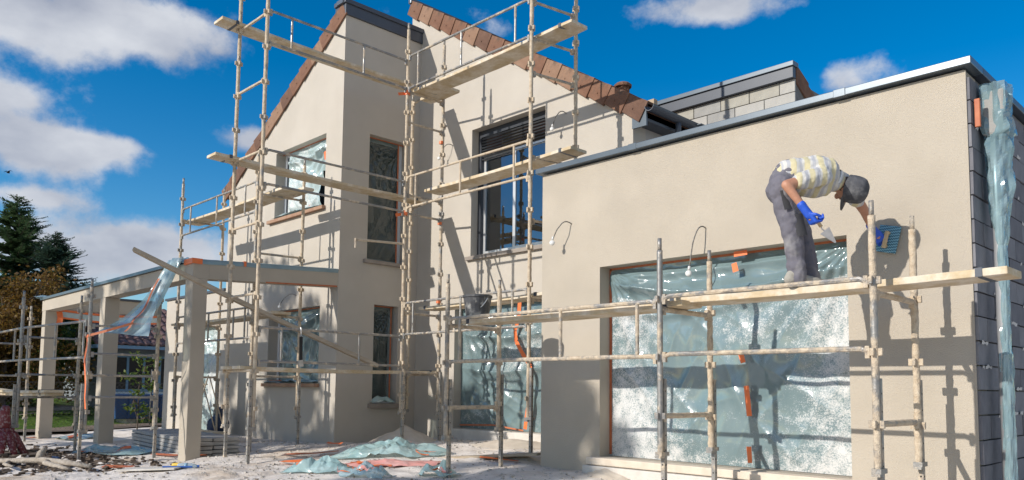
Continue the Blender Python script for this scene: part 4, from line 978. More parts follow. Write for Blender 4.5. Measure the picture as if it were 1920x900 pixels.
for s in (-1,1): hd.ell(hed+earv*.077*s-crown*.012,(.010,.022,.032),8,6,HM)
ho = hd.build('head','skin',man,smooth=True); rm = ho.modifiers.new('remesh','REMESH'); rm.mode = 'VOXEL'; rm.voxel_size = .005; rm.use_smooth_shade = True; sm = ho.modifiers.new('smooth','SMOOTH'); sm.iterations = 3; sm.factor = .5
for s in (-1,1): MB().ell(hed+face*.086+crown*.008+earv*.030*s,(.011,.008,.008),8,6,HM).build('eye','frame_white',ho,smooth=True)
MB().ell(hed-face*.018-crown*.012,(.079,.082,.100),16,10,HM).build('hair','hair',man,smooth=True)
cpb = MB(); n_ = 20; prof = [(1.0,-.035),(1.03,.0),(1.02,.035),(.97,.07),(.86,.098),(.66,.118),(.36,.130),(.0,.133)]
for r, z in prof:
    for j in range(n_):
        a = 2*math.pi*j/n_; w_ = 1+.03*nz3(j*.7, z*30)
        p = hed+crown*(z+.016+.006*nz3(j, z*20, 4))+earv*(.094*r*w_*math.cos(a))+face*(.113*r*w_*math.sin(a)-.004); cpb.v.append(tuple(p))
for i in range(len(prof)-1):
    for j in range(n_): cpb.f.append((i*n_+j,i*n_+(j+1)%n_,(i+1)*n_+(j+1)%n_,(i+1)*n_+j)); cpb.m.append(0)
cap_o = cpb.build('cap','cap',man,smooth=True)
br = MB(); vs = []; k = 12
for lay in (0,1):
    for i in range(k+1):
        a = math.radians(35+110*i/k)
        for rr in (1.0, 1.62):
            e = 1.0 if rr == 1.0 else (1+.0*i); L = .112*rr if rr == 1.0 else .112+.075*math.sin(math.radians(180*i/k))
            vs.append(tuple(hed+earv*(.092*math.cos(a))*(1 if rr == 1.0 else 1.02)+face*(L*math.sin(a) if rr != 1.0 else .110*math.sin(a))+crown*(-.012-.018*(rr-1)-lay*.006)))
for lay in (0,1):
    o0 = lay*2*(k+1)
    for i in range(k): br.f.append(tuple((o0+2*i,o0+2*i+1,o0+2*i+3,o0+2*i+2)) if lay == 0 else tuple((o0+2*i+2,o0+2*i+3,o0+2*i+1,o0+2*i))); br.m.append(0)
for i in range(k): br.f.append((2*i+1,2*(k+1)+2*i+1,2*(k+1)+2*i+3,2*i+3)); br.m.append(0)
br.v = vs; br.build('brim','cap',cap_o,smooth=True)
shirt = blob('shirt',[(wst-Rh*.02,.142,che,.158),(che,.152,nek-Rh*.02-Vector((0,0,.0)),.085),(che+Vector((0,0,-.02)),.12,rsh,.082),(che,.12,lsh,.082),(rsh,.078,rsh.lerp(rel,.62),.072),(lsh,.076,lsh.lerp(lel,.55),.066),
     (wst-Rh*.03+Vector((0,0,-.05)),.12,che+Vector((0,0,-.10)),.10)],'shirt',man,None,.008,4,wr=.034,wsc=.085)
cl = MB(); k = 16; ax = (nek-che).normalized(); a1 = ax.cross(Vector((0,0,1))).normalized(); a2 = ax.cross(a1)
for i in range(k):
    t_ = 2*math.pi*i/k
    for q, rr in ((-.012,.072),(.03,.079),(.0,.088)): cl.v.append(tuple(nek+ax*(q-.012)+a1*math.cos(t_)*rr+a2*math.sin(t_)*rr))
for i in range(k):
    for q in range(2): a = 3*i+q; b = 3*((i+1)%k)+q; cl.f.append((a,b,b+1,a+1)); cl.m.append(0)
cl.build('collar','frame_white',shirt,smooth=True)
trou = blob('trousers',[(pel-Rh*.02,.128,wst-Rh*.035,.130),(pel-Rh*.03+Vector((0,0,-.04)),.125,rhi+Vector((0,0,-.03)),.108),(pel-Rh*.03+Vector((0,0,-.04)),.12,lhi+Vector((0,0,-.03)),.105),
     (rhi,.110,rkn,.082),(rkn,.082,ran+Vector((0,0,.02)),.072),(lhi,.108,lkn,.080),(lkn,.080,lan+Vector((0,0,.02)),.072),(ran+Vector((0,0,.03)),.076,ran+Vector((0,0,-.025)),.074),(lan+Vector((0,0,.03)),.076,lan+Vector((0,0,-.025)),.074)],'trousers',man,None,.008,3,wr=.036,wsc=.09)
cam_side = (Rh*.25-Fh).normalized()
def patch(name, cpos, upd, w, h, rx, mat, parent):
    upd = upd.normalized(); sd = upd.cross(cam_side).normalized(); nrm = sd.cross(upd); nrm = nrm if nrm.dot(cam_side) > 0 else -nrm
    mb = MB(); nu, nv = 8, 10; vs = []
    for j in range(nv+1):
        for i in range(nu+1):
            a = (i/nu-.5)*w/rx; q = (j/nv-.5)*h
            vs.append(tuple(Vector(cpos)+upd*q+sd*math.sin(a)*rx+nrm*math.cos(a)*(rx+.002*nz3(i,j))))
    mb.add(vs, [(j*(nu+1)+i,j*(nu+1)+i+1,(j+1)*(nu+1)+i+1,(j+1)*(nu+1)+i) for j in range(nv) for i in range(nu)]); return mb.build(name, mat, parent, smooth=True)
patch('thigh_pocket',rhi.lerp(rkn,.30)-Rh*.045,rkn-rhi,.075,.16,.103,'trousers_dark',trou)
patch('knee_patch',rhi.lerp(rkn,.78)+Rh*.03,rkn-rhi,.10,.18,.088,'trousers_dark',trou)
for s, an in ((0,ran),(1,lan)):
    d_ = tof if s == 0 else (tof+Fh*.15).normalized(); h_ = an.copy(); h_.z = PZ+.05
    sh = blob('shoe',[(h_-d_*.07,.046,h_+d_*.05,.047),(h_+d_*.05,.045,h_+d_*.17+Vector((0,0,-.012)),.037),(h_-d_*.05+Vector((0,0,.03)),.05,h_+Vector((0,0,.05)),.05)],'shoe',man,None,.009,3)
    so = MB(); k = 18; vs = []; sdv = d_.cross(Vector((0,0,1)))
    for z in (PZ+.001,PZ+.022):
        for i in range(k): t_ = 2*math.pi*i/k; vs.append(tuple(Vector((h_.x,h_.y,z))+d_*(.05+.155*math.cos(t_))+sdv*(.05*math.sin(t_)*(1-.12*math.cos(t_)))))
    so.add(vs, [tuple(reversed(range(k))), tuple(range(k,2*k))]+[(i,(i+1)%k,k+(i+1)%k,k+i) for i in range(k)]); so.build('sole','black_rubber',sh)
# gloves: palm, four fingers of different length and a thumb, closed round the tools
def glove(wr_, ha_, fdir, pal, thumb_side, curl, parent, spread=.0):
    """wr_ wrist, ha_ palm centre, fdir finger direction, pal palm normal (towards the thing held), curl = bend per joint in radians"""
    fdir = fdir.normalized(); pal = (pal-fdir*pal.dot(fdir)).normalized(); sd = fdir.cross(pal).normalized()*thumb_side
    caps = [(wr_-(ha_-wr_).normalized()*.03,.036,wr_,.034),(wr_,.034,ha_-fdir*.02,.036)]
    for s in (-.026,-.009,.009,.026): caps.append((ha_-fdir*.03+sd*s*.8,.021,ha_+fdir*.038+sd*s*1.1,.0175))
    lens = (.046,.044,.040,.032)
    for q in range(4):
        s = (.030,.010,-.010,-.029)[q]; p = ha_+fdir*.045+sd*s*1.15; ang = .25+curl*.3
        for j in range(3):
            ang += curl; d_ = (fdir*math.cos(ang)+pal*math.sin(ang)+sd*spread*(s/.03)).normalized(); L = lens[q]*(1,.72,.6)[j]; e = p+d_*L
            caps.append((p,.0115-.001*j,e,.0108-.001*j)); p = e
    p = ha_-fdir*.025+sd*.030; d_ = (fdir*.55+sd*.75+pal*.35).normalized()
    for j in range(2):
        e = p+d_*(.038,.032)[j]; caps.append((p,.0135-.001*j,e,.0125-.001*j)); p = e; d_ = (fdir*.8+sd*.05+pal*.75).normalized()
    return blob('glove',caps,'glove',parent,None,.0046,3)
fin_r = (Vector((.02,.06,-.9))+Rh*.45).normalized(); glove(rwr,rha,fin_r,(Rh*.9+Fh*.2),1,.75,man)
fin_l = Vector((.28,.30,-.62)); glove(lwr,lha,fin_l,Vector((0,1,-.1)),-1,.42,man,.12)
# pointing trowel in the near hand
ta = rha+fin_r*.03+Rh*.028; td = (Rh*.80+Fh*.10+Vector((0,0,-.85))).normalized()
tw = empty('trowel', ta); tag(tw, 'small steel trowel held in the worker\'s lower gloved hand', 'trowel')
MB().tube([ta-td*.06+Vector((0,0,.02)),ta+td*.06],.014,10).build('handle','wood',tw,smooth=True); MB().tube([ta+td*.06,ta+td*.085-Rh*.01,ta+td*.11],.005,6).build('tang','steel',tw)
ts = td.cross(Fh*.6+Vector((0,0,.4))).normalized(); b0 = ta+td*.10
MB().hexa([tuple(p) for p in [b0-ts*.042,b0+ts*.042,b0+td*.13+ts*.006,b0+td*.13-ts*.006]]+[tuple(p+Fh*-.003) for p in [b0-ts*.042,b0+ts*.042,b0+td*.13+ts*.006,b0+td*.13-ts*.006]]).build('blade','steel',tw)
# plastering float pressed to the wall by the far hand
fc = V3(-2.57,7.108,2.305); fl_ = empty('plastering_float', fc); tag(fl_, 'bluish ribbed plastering float pressed flat to the wall by the worker', 'float')
RF = Matrix.Rotation(math.radians(14),3,'Y')
MB().cbox(fc,(.18,.022,.235),RF).build('plate','float_plate',fl_,bevel=.004)
MB().cbox(fc+RF@V3(0,-.05,-.01),(.035,.03,.15),RF).build('handle','wood',fl_,bevel=.008)
for z in (-.065,.05): MB().cbox(fc+RF@V3(0,-.024,z),(.028,.03,.02),RF).build('handle_post','wood',fl_)

# ------------------------------------------------------------------ things lying on the ground
def gp(x, y, dz=0.0): return (x, y, gz(x, y)+dz)
crumple('plastic_heap','large crumpled heap of pale turquoise film at the foot of the tall scaffold',(-9.05,6.55),.72,.36,.26,'film_heap',1.7,70,44,.75,5)
crumple('plastic_heap','bundled pink and turquoise film with orange tape nearest the camera',(-8.15,4.98),.44,.22,.20,'film_heap',8.2,56,34,.75,6)
crumple('plastic_heap','upright fold of blue film in the middle of the near litter',(-7.45,5.06),.26,.16,.24,'film_blue',11.2,44,30,.6,3,sharp=1.4)
crumple('plastic_heap','small heap of turquoise film round the foot of the low scaffold',(-7.2,5.86),.20,.16,.24,'film_heap',5.2,34,26,.4,2)
crumple('plastic_heap','flat turquoise film with orange tape beside the middle porch column',(-13.5,4.36),.75,.36,.17,'film_heap',6.6,54,34,.5,5)
crumple('plastic_heap','pink film scraps lying between the two turquoise heaps',(-8.15,5.95),.55,.22,.10,'pink_film',9.4,40,20,.8,2)
crumple('plastic_heap','white and red film scrap on the earth behind the porch column',(-17.6,5.1),.5,.4,.12,'film_white',3.9,34,20,.2,2)
def strip(label, pts, w, mat):
    o = MB(); vs = []
    P = [Vector(gp(x, y, .03)) for x, y in pts]
    for i, p in enumerate(P):
        d_ = (P[min(i+1,len(P)-1)]-P[max(i-1,0)]); sd = Vector((-d_.y, d_.x, 0)).normalized(); z = Vector((0,0,random.uniform(.0,.03)))
        vs += [tuple(p+sd*w/2+z), tuple(p-sd*w/2)]
    o.add(vs, [(2*i,2*i+1,2*i+3,2*i+2) for i in range(len(P)-1)]); ob = o.build('tape_scrap', mat, None, base=P[0]); tag(ob, label, 'tape', 'orange tape scraps on the ground')
strip('curled orange tape scrap on the dust left of the near film bundle',[(-10.6,5.75),(-10.35,5.8),(-10.1,6.0),(-9.9,6.25)],.07,'rust_tape')
strip('short orange tape scrap between the scaffold feet',[(-9.62,5.2),(-9.45,5.25),(-9.3,5.4)],.09,'orange')
strip('thin orange tape end at the tower corner',[(-11.45,7.0),(-11.25,6.98),(-11.0,7.0)],.05,'orange')
strip('long orange tape scrap in front of the porch planks',[(-12.5,4.6),(-12.2,4.75),(-11.95,4.95),(-11.8,5.15)],.07,'rust_tape')
strip('thin red tape scrap running across the dust in front of the film heap',[(-8.6,5.6),(-8.3,5.85),(-7.95,6.2),(-7.7,6.5)],.035,'rust_tape')
strip('orange tape end on the dust right of the low scaffold foot',[(-7.6,6.9),(-7.3,6.95),(-7.05,7.05)],.035,'orange')
strip('orange tape scrap at the far left porch column',[(-18.9,4.4),(-18.6,4.45),(-18.4,4.35)],.16,'orange')
strip('red scrap on the earth by the near left edge',[(-10.7,3.35),(-10.5,3.45),(-10.35,3.6)],.10,'rust_tape')
def pile(label, c, r, h, mat, name='sand_pile'):
    mb = MB(); n, k = 40, 14; vs = [gp(c[0], c[1], h)]; fs = []
    for i in range(1, k+1):
        for j in range(n):
            a = 2*math.pi*j/n; rr = r*i/k*(1+.18*nz3(math.cos(a)*1.5+c[0], math.sin(a)*1.5, i*.08)); x, y = c[0]+rr*math.cos(a), c[1]+rr*math.sin(a)
            hh = h*(1-(i/k))**1.15*(1+.25*nz3(x*4, y*4, 2)); vs.append(gp(x, y, hh-(.05 if i == k else 0)+.012*nz3(x*14,y*14,1)))
    for j in range(n): fs.append((0, 1+j, 1+(j+1)%n))
    for i in range(k-1):
        for j in range(n): fs.append((1+i*n+j, 1+(i+1)*n+j, 1+(i+1)*n+(j+1)%n, 1+i*n+(j+1)%n))
    o = mb.add(vs, fs).build(name, mat, None, base=gp(*c), smooth=True); tag(o, label, 'sand pile', 'small heaps of sand and dust')
pile('sand heap round the scaffold feet in the inner corner',(-10.35,7.75),.62,.24,'sand')
pile('low mound of plaster dust below the taped double door',(-8.5,8.35),.7,.08,'sand')
pile('low mound of dust at the window threshold of the extension',(-5.6,7.04),.35,.10,'sand')
# stacked concrete planks beside the porch column
for r in range(5):
    for c_ in range(2):
        a = V3(-15.0+.05*c_+random.uniform(-.05,.05), 5.35+.42*c_, 0); b = V3(-11.95+random.uniform(-.06,.03), 5.10+.42*c_, 0); z = -.145+.062*r+.03
        o = MB(); o.bar(V3(a.x,a.y,z),V3(b.x,b.y,z),.40,.052,jit=.004); ob = o.build('concrete_plank','slab_concrete',None,base=((a.x+b.x)/2,(a.y+b.y)/2,z-.03),bevel=.006)
        tag(ob, ('grey concrete plank in the front stack beside the porch column, %s','grey concrete plank in the rear stack beside the porch column, %s')[c_] % ('bottom layer','second layer up','middle layer','second layer down','top layer')[r], 'plank', 'stacked concrete planks')
# step ladder with a blue bag under it
sl = empty('stepladder', gp(-14.75,6.35)); tag(sl, 'small spattered metal stepladder standing behind the porch column', 'ladder')
for s in (-1,1):
    MB().tube([gp(-14.85+.22*s,6.0,.0),(-14.80+.18*s,6.35,1.15)],.014,8).build('front_leg','pole_plaster',sl); MB().tube([gp(-14.85+.22*s,6.75,.0),(-14.80+.18*s,6.37,1.12)],.012,8).build('rear_leg','pole_plaster',sl)
for i in range(4):
    q = .15+.25*i; MB().bar((-15.05+.04*q,6.0+.35*q,-.05+1.15*q),(-14.61-.04*q,6.0+.35*q,-.05+1.15*q),.08,.02).build('tread','pole_plaster',sl)
MB().tube([gp(-15.07,6.75,.1),(-14.65,6.55,.55)],.008,6).build('brace','pole_plaster',sl)
tag(blob('bag',[(V3(*gp(-15.4,6.85,.2)),.17,V3(*gp(-15.2,6.88,.22)),.17),(V3(*gp(-15.35,6.9,.45)),.11,V3(*gp(-15.25,6.9,.45)),.10)],'blue_bag',None,gp(-15.3,6.85),.03,4,wr=.08,wsc=.15),'dark blue bag slumped against the wall behind the stepladder','bag')
tr_ = empty('low_bench', gp(-14.0,6.15)); tag(tr_, 'low wooden board bench by the foot of the porch scaffold', 'bench')
MB().box((-14.35,6.05,.10),(-13.65,6.30,.14)).build('seat','plank',tr_,bevel=.005)
for x in (-14.25,-13.75): MB().box((x-.02,6.09,-.25),(x+.02,6.26,.099)).build('leg','plank',tr_)
# board propped at the extension corner
tag(MB().bar((-8.3,6.86,.03),(-6.82,7.22,.16),.24,.03,jit=.003).build('board','plank_grey',None,base=(-7.5,7.0,.05),bevel=.004),'bare board lying on the dust at the left corner of the extension','board')
# near litter
bt = empty('water_bottle', gp(-9.72,3.98,.03)); tag(bt, 'clear plastic water bottle with a blue cap lying on the ground', 'bottle')
def along(c, d_, prof, n=12):
    mb = MB(); mb.tube([Vector(c)+Vector(d_)*z for z, r in prof],[max(r,.001) for z, r in prof],n); return mb
bd = (Rh*.95+Fh*.15).normalized(); bc = Vector(gp(-9.80,3.92,.045))
along(bc,bd,[(0,.03),(.01,.038),(.06,.038),(.07,.036),(.12,.038),(.17,.038),(.21,.024),(.225,.014)]).build('body','bottle_clear',bt,smooth=True); along(bc,bd,[(.226,.016),(.25,.016),(.2501,.001)]).build('cap','blue_plastic',bt); along(bc,bd,[(.08,.0386),(.12,.0386)]).build('paper_band','blue_frame',bt,smooth=True)
tag(MB().bar(gp(-10.15,3.40,.03),gp(-9.62,3.88,.045),.30,.02).build('board','concrete',None,base=gp(-9.9,3.6),bevel=.004),'pale flat board lying on the ground beside the water bottle','board')
tag(along(gp(-9.75,3.72,.06),bd,[(0,.012),(.34,.012)],8).build('blue_tube','blue_plastic',None,base=gp(-9.7,3.75)),'short blue plastic tube lying on the pale board','tube')
tag(blob('yellow_scrap',[(V3(*gp(-10.12,4.0,.03)),.03,V3(*gp(-10.04,4.06,.04)),.022)],'yellow_plastic',None,gp(-10.1,4.0),.008,2),'small yellow plastic scrap behind the pale board','scrap')
tag(blob('bottle_scrap',[(V3(*gp(-12.4,3.2,.06)),.05,V3(*gp(-12.3,3.26,.06)),.05)],'blue_bag',None,gp(-12.35,3.2),.012,2),'small dark blue lump on the churned earth','scrap')
rb = empty('dead_branch', gp(-11.6,2.7)); tag(rb, 'bleached dead branch lying across the bottom left corner', 'branch')
MB().tube([gp(-12.6,2.30,.05),gp(-12.0,2.55,.09),gp(-11.4,2.85,.12),gp(-10.9,3.02,.09),gp(-10.5,3.15,.06)],[.02,.03,.04,.035,.02],9,jit=.2).build('limb','dry_wood',rb,smooth=True)
MB().tube([gp(-11.45,2.82,.12),gp(-11.55,2.86,.20),gp(-11.50,2.90,.27)],[.05,.045,.028],8,jit=.15).build('knot','dry_wood',rb,smooth=True)
MB().tube([gp(-11.3,2.88,.11),gp(-11.1,2.8,.10),gp(-10.7,2.85,.07),gp(-10.45,2.9,.05)],[.035,.03,.028,.02],8,jit=.2).build('limb','dry_wood',rb,smooth=True)
MB().tube([gp(-11.9,2.6,.08),gp(-11.7,2.5,.07),gp(-11.3,2.5,.06)],[.03,.025,.015],7,jit=.15).build('twig','dry_wood',rb,smooth=True)
# red spattered machine part with prongs
rd = empty('machine_part', gp(-13.9,3.08)); tag(rd, 'dark red plaster-spattered metal part with curved prongs at the left edge', 'machine part')
cx, cy = -14.15, 3.0; c0 = gz(cx, cy)
MB().tube([(cx,cy,c0+.38),(cx-.01,cy,c0+.55),(cx-.03,cy-.01,c0+.70),(cx-.01,cy,c0+.78)],[.085,.08,.07,.05],12,jit=.03).build('horn','red_paint',rd,smooth=True)
MB().tube([(cx,cy,c0+.36),(cx,cy,c0+.44)],.13,12).build('hub','red_paint',rd,smooth=True)
for k in range(7):
    a = -2.2+k*.62; dx, dy = math.cos(a), math.sin(a)
    MB().tube([(cx+dx*.05,cy+dy*.05,c0+.42),(cx+dx*.14,cy+dy*.14,c0+.34),(cx+dx*.22,cy+dy*.22,c0+.18),(cx+dx*.34,cy+dy*.34,c0-.02)],[.05,.065,.06,.035],8,jit=.06,flat=.7).build('prong','red_paint',rd,smooth=True)
# loose chips of earth and plaster crumbs (nobody could count them)
def chips(name, label, n, area, size, mat, flat=.6, cond=None):
    mb = MB(); r = random.Random(5+n)
    while n > 0:
        x, y = area(r)
        if cond and not cond(x, y): continue
        s = size*r.uniform(.3,1)**1.5; z = gz_fast(x, y)+s*.15; R = Matrix.Rotation(r.uniform(0,6.3),3,'Z')@Matrix.Rotation(r.uniform(-.5,.5),3,'X')
        vs = [Vector((x,y,z))+R@Vector((a*s*r.uniform(.5,1),b*s*r.uniform(.4,.9),c*s*flat*r.uniform(.3,.8))) for c in (-1,1) for a, b in ((-1,-1),(1,-1),(1,1),(-1,1))]
        mb.hexa(vs); n -= 1
    return kind(mb.build(name, mat), 'stuff', label)
Zg = Zf.reshape(ny, nx)
def gz_fast(x, y):
    i = int(np.searchsorted(gx, x))-1; j = int(np.searchsorted(gy, y))-1; return float(Zg[j, i])
chips('earth_clods','loose brown clods and mulch on the churned earth',2600,lambda r: (r.gauss(-13.0,1.5),r.gauss(3.25,.5)),.055,'mulch',.5,lambda x,y: y > 2.2 and x < -10.4)
chips('plaster_crumbs','pale plaster crumbs scattered over the site ground',3200,lambda r: (r.uniform(-14,-4.2),r.uniform(2.6,8.7)),.024,'crumb',.7,lambda x,y: not (x < -11.4 and y > 7.2) and not (x > -6.8 and y > 7.1))
chips('small_stones','small dark stones on the site ground',350,lambda r: (r.uniform(-14,-4.2),r.uniform(2.6,7.2)),.018,'soil',.8)

# ------------------------------------------------------------------ garden and neighbours to the left
def sheet(name, pts, dz, mat, label):
    mb = MB(); (x0,x1),(y0,y1) = pts; n, k = 40, 40; vs = []
    for j in range(k+1):
        for i in range(n+1): x, y = x0+(x1-x0)*i/n, y0+(y1-y0)*j/k; vs.append((x,y,gz_fast(x,y)+dz))
    mb.add(vs, [(j*(n+1)+i,j*(n+1)+i+1,(j+1)*(n+1)+i+1,(j+1)*(n+1)+i) for j in range(k) for i in range(n)])
    return kind(mb.build(name, mat, smooth=True),'structure',label)
lawn = sheet('lawn',((-60,-20.6),(-6,20)),.02,'grass','sunlit lawn beyond the porch')
sheet('path',((-26.8,-24.3),(-6,7.4)),.045,'gravel','gravel path crossing the lawn')
sheet('earth_strip',((-21.9,-20.3),(-6,12)),.05,'soil','strip of bare earth at the lawn edge')
mb = MB(); r = random.Random(3)
for i in range(26000):
    x = r.uniform(-40,-21.6); y = r.uniform(2.5,12)
    if -26.8 < x < -24.3 and y < 7.4: continue
    z = gz_fast(x,y)+.015; h = r.uniform(.03,.085); a = r.uniform(0,6.3); w_ = .012; dx, dy = math.cos(a)*w_, math.sin(a)*w_
    mb.add([(x-dx,y-dy,z),(x+dx,y+dy,z),(x+r.uniform(-.03,.03),y+r.uniform(-.03,.03),z+h)],[(0,1,2)])
kind(mb.build('grass','grass'),'stuff','short grass blades on the lawn')

def limb(mb, a, b, r0, r1, k=5, wob=.1):
    a = Vector(a); b = Vector(b); L = (b-a).length
    mb.tube([a.lerp(b,i/k)+Vector((random.uniform(-1,1),random.uniform(-1,1),0))*L*wob*.25*math.sin(math.pi*i/k) for i in range(k+1)],[r0+(r1-r0)*i/k for i in range(k+1)],7)
def conifer(label, loc, h, rad_, mat, seed, dens=1.0, group='conifers behind the porch'):
    r = random.Random(seed); x, y, z0 = loc
    t_ = empty('conifer_tree', loc); tag(t_, label, 'tree', group)
    tr = MB(); k = 12; tr.tube([(x+.08*math.sin(i*.9),y+.08*math.cos(i*.7),z0+h*i/k) for i in range(k+1)],[.20*(1-i/k)+.015 for i in range(k+1)],8); tr.build('trunk','bark',t_)
    mb = MB(); bm_ = MB(); z = .10*h
    while z < h*.985:
        q = z/h; R = rad_*((1-q)**.85)*(1-.35*math.exp(-((q-.05)/.1)**2))+.10
        for b in range(r.randint(5,7)):
            a = r.uniform(0,6.283); L = R*r.uniform(.62,1.12); rise = r.uniform(.10,.55)*(.4+q); steps = max(3,int(L/.11*dens)); pts = []
            for i in range(steps+1):
                s = i/steps; pts.append(Vector((x+math.cos(a)*L*s, y+math.sin(a)*L*s, z0+z+L*(rise*s-.35*s*s+.22*s**3))))
            bm_.tube([pts[0],pts[steps//2],pts[-1]],[.03*(1-q)+.008,.02*(1-q)+.006,.004],5,caps=False)
            for i in range(1,steps+1):
                p = pts[i]; d_ = (pts[i]-pts[i-1]).normalized(); sd = d_.cross(Vector((0,0,1))).normalized(); wd = (.34*(1-i/steps)+.09)*min(1,R/.9+.2)
                for s in (-1,1):
                    for e in range(3):
                        dd = (sd*s*r.uniform(.7,1)+d_*r.uniform(.3,.9)+Vector((0,0,r.uniform(-.25,.30)))).normalized(); ln = wd*r.uniform(.6,1.2); b0 = p+d_*r.uniform(-.05,.05); e1 = b0+dd*ln; pw = dd.cross(Vector((r.uniform(-.5,.5),r.uniform(-.5,.5),1))).normalized()*ln*.15
                        mb.add([b0-pw*.4,b0+pw*.4,b0+dd*ln*.55+pw,e1,b0+dd*ln*.55-pw],[(0,1,2,3,4)])
        z += r.uniform(.10,.17)*(1.25-.5*q)*h/8
    bm_.build('branches','bark',t_); mb.build('crown',mat,t_)
def broadleaf(label, loc, h, blobs, n, ls, mat, seed, name='tree', group='trees and bushes beyond the porch', trunk_r=.12, hollow=.55):
    r = random.Random(seed); x, y, z0 = loc
    t_ = empty(name, loc); tag(t_, label, 'tree' if name == 'tree' else 'bush', group)
    tr = MB(); top = Vector((x,y,z0+h*.55)); tr.tube([(x,y,z0-.1),(x+.04,y,z0+h*.25),top],[trunk_r,trunk_r*.8,trunk_r*.55],8)
    for c, rr in blobs: limb(tr, top if c[2]+z0 > z0+h*.55 else (x,y,z0+h*.2), (x+c[0],y+c[1],z0+c[2]), trunk_r*.45, .012)
    mb = MB(); tot = sum(b[1]**2 for b in blobs)
    for c, rr in blobs:
        cc = Vector((x+c[0],y+c[1],z0+c[2])); k = int(n*rr*rr/tot); clumps = []
        for i in range(max(6,int(k/38))):
            v = Vector((r.gauss(0,1),r.gauss(0,1),r.gauss(0,1))).normalized()*rr*r.uniform(hollow,1.05); clumps.append((cc+v, rr*r.uniform(.16,.34)))
            if i%3 == 0: tr.tube([cc,(cc+cc+v)/2,cc+v],[.012,.008,.004],4,caps=False)
        for i in range(k):
            p0, cr_ = r.choice(clumps); p = p0+Vector((r.gauss(0,1),r.gauss(0,1),r.gauss(0,.8)))*cr_*.6
            d_ = Vector((r.gauss(0,1),r.gauss(0,1),r.gauss(-.2,.7))).normalized(); sd = d_.cross(Vector((r.gauss(0,1),r.gauss(0,1),r.gauss(0,1)))).normalized(); s = ls*r.uniform(.6,1.25)
            mb.add([p,p+d_*s*.5+sd*s*.28,p+d_*s,p+d_*s*.5-sd*s*.28],[(0,1,2,3)])
    tr.build('trunk','bark',t_); mb.build('crown',mat,t_)
conifer('tallest dark conifer at the left edge, its tip against the cloud',(-34.8,7.35,-.2),8.45,5.0,'conifer',11,1.1)
conifer('shorter bluish conifer leaning out to the right of the tall one',(-32.6,8.2,-.2),6.8,3.6,'conifer_blue',12,1.1)
conifer('dark conifer half cut off by the left edge of the picture',(-33.5,5.6,-.2),7.0,4.2,'conifer',15,1.0)
def bl_(r0, zc, n, rr, seed):
    r = random.Random(seed); return [((r.uniform(-r0,r0),r.uniform(-r0,r0),zc+r.uniform(-zc*.55,zc*.45)),rr*r.uniform(.7,1.2)) for _ in range(n)]
broadleaf('russet leaved bush in front of the tall conifer',(-25.6,5.3,-.2),3.6,bl_(1.3,2.6,12,1.0,1),13000,.13,'leaf_russet',21,'bush')
broadleaf('smaller brown bush at the left edge below the russet one',(-26.3,4.2,-.2),3.0,bl_(1.0,1.7,7,.9,2),6500,.13,'leaf_russet',22,'bush')
broadleaf('fresh green tree seen between the first two porch columns',(-27.0,6.6,.1),3.4,bl_(.9,1.9,10,.8,3),10000,.12,'leaf_green',23)
broadleaf('dark green tree closing the gap behind the russet bush',(-36.5,9.2,-.2),5.0,bl_(1.8,2.5,9,1.3,4),7000,.18,'leaf_dark',24)
broadleaf('dark evergreen bush behind the garden fence',(-38.5,6.8,-.2),3.4,bl_(1.8,1.5,8,1.3,5),6000,.18,'leaf_dark',25,'bush')
broadleaf('broad green tree whose top shows just above the porch roof line',(-33.0,9.4,-.2),4.2,bl_(1.2,3.1,8,.8,8),5000,.15,'leaf_green',31)
broadleaf('small sapling with yellowing leaves between porch and neighbour house',(-17.2,6.0,-.15),1.9,[((.1,.0,1.15),.34),((-.1,.15,1.5),.30),((.05,-.1,.8),.28),((.2,.15,.45),.2)],420,.10,'leaf_green',26,trunk_r=.018)
broadleaf('little weedy shrub at the lower left among the scaffold feet',(-19.5,3.7,-.2),.9,[((0,0,.45),.35),((.3,.1,.3),.25),((-.3,.0,.35),.3)],700,.10,'leaf_green',27,'bush',trunk_r=.015)
# trees on the sunny side of the plot, out of the picture: their shade dapples the walls
broadleaf('tall broadleaf tree behind the photographer shading the porch',(-16.6,-8.0,-.2),11.0,[((random.Random(40+i).uniform(-2.9,2.9),random.Random(80+i).uniform(-1.6,1.6),8.9+random.Random(120+i).uniform(-1.8,1.5)),.85) for i in range(24)],8200,.25,'leaf_green',28,group='trees on the sunny side of the plot',trunk_r=.22,hollow=.2)
broadleaf('second broadleaf tree behind the photographer shading the extension',(-10.62,-9.5,-.2),11.0,[((random.Random(240+i).uniform(-.5,.5),random.Random(280+i).uniform(-.9,.9),9.0+random.Random(320+i).uniform(-1.0,.7)),.55) for i in range(9)],4200,.22,'leaf_green',29,group='trees on the sunny side of the plot',trunk_r=.2,hollow=.2)

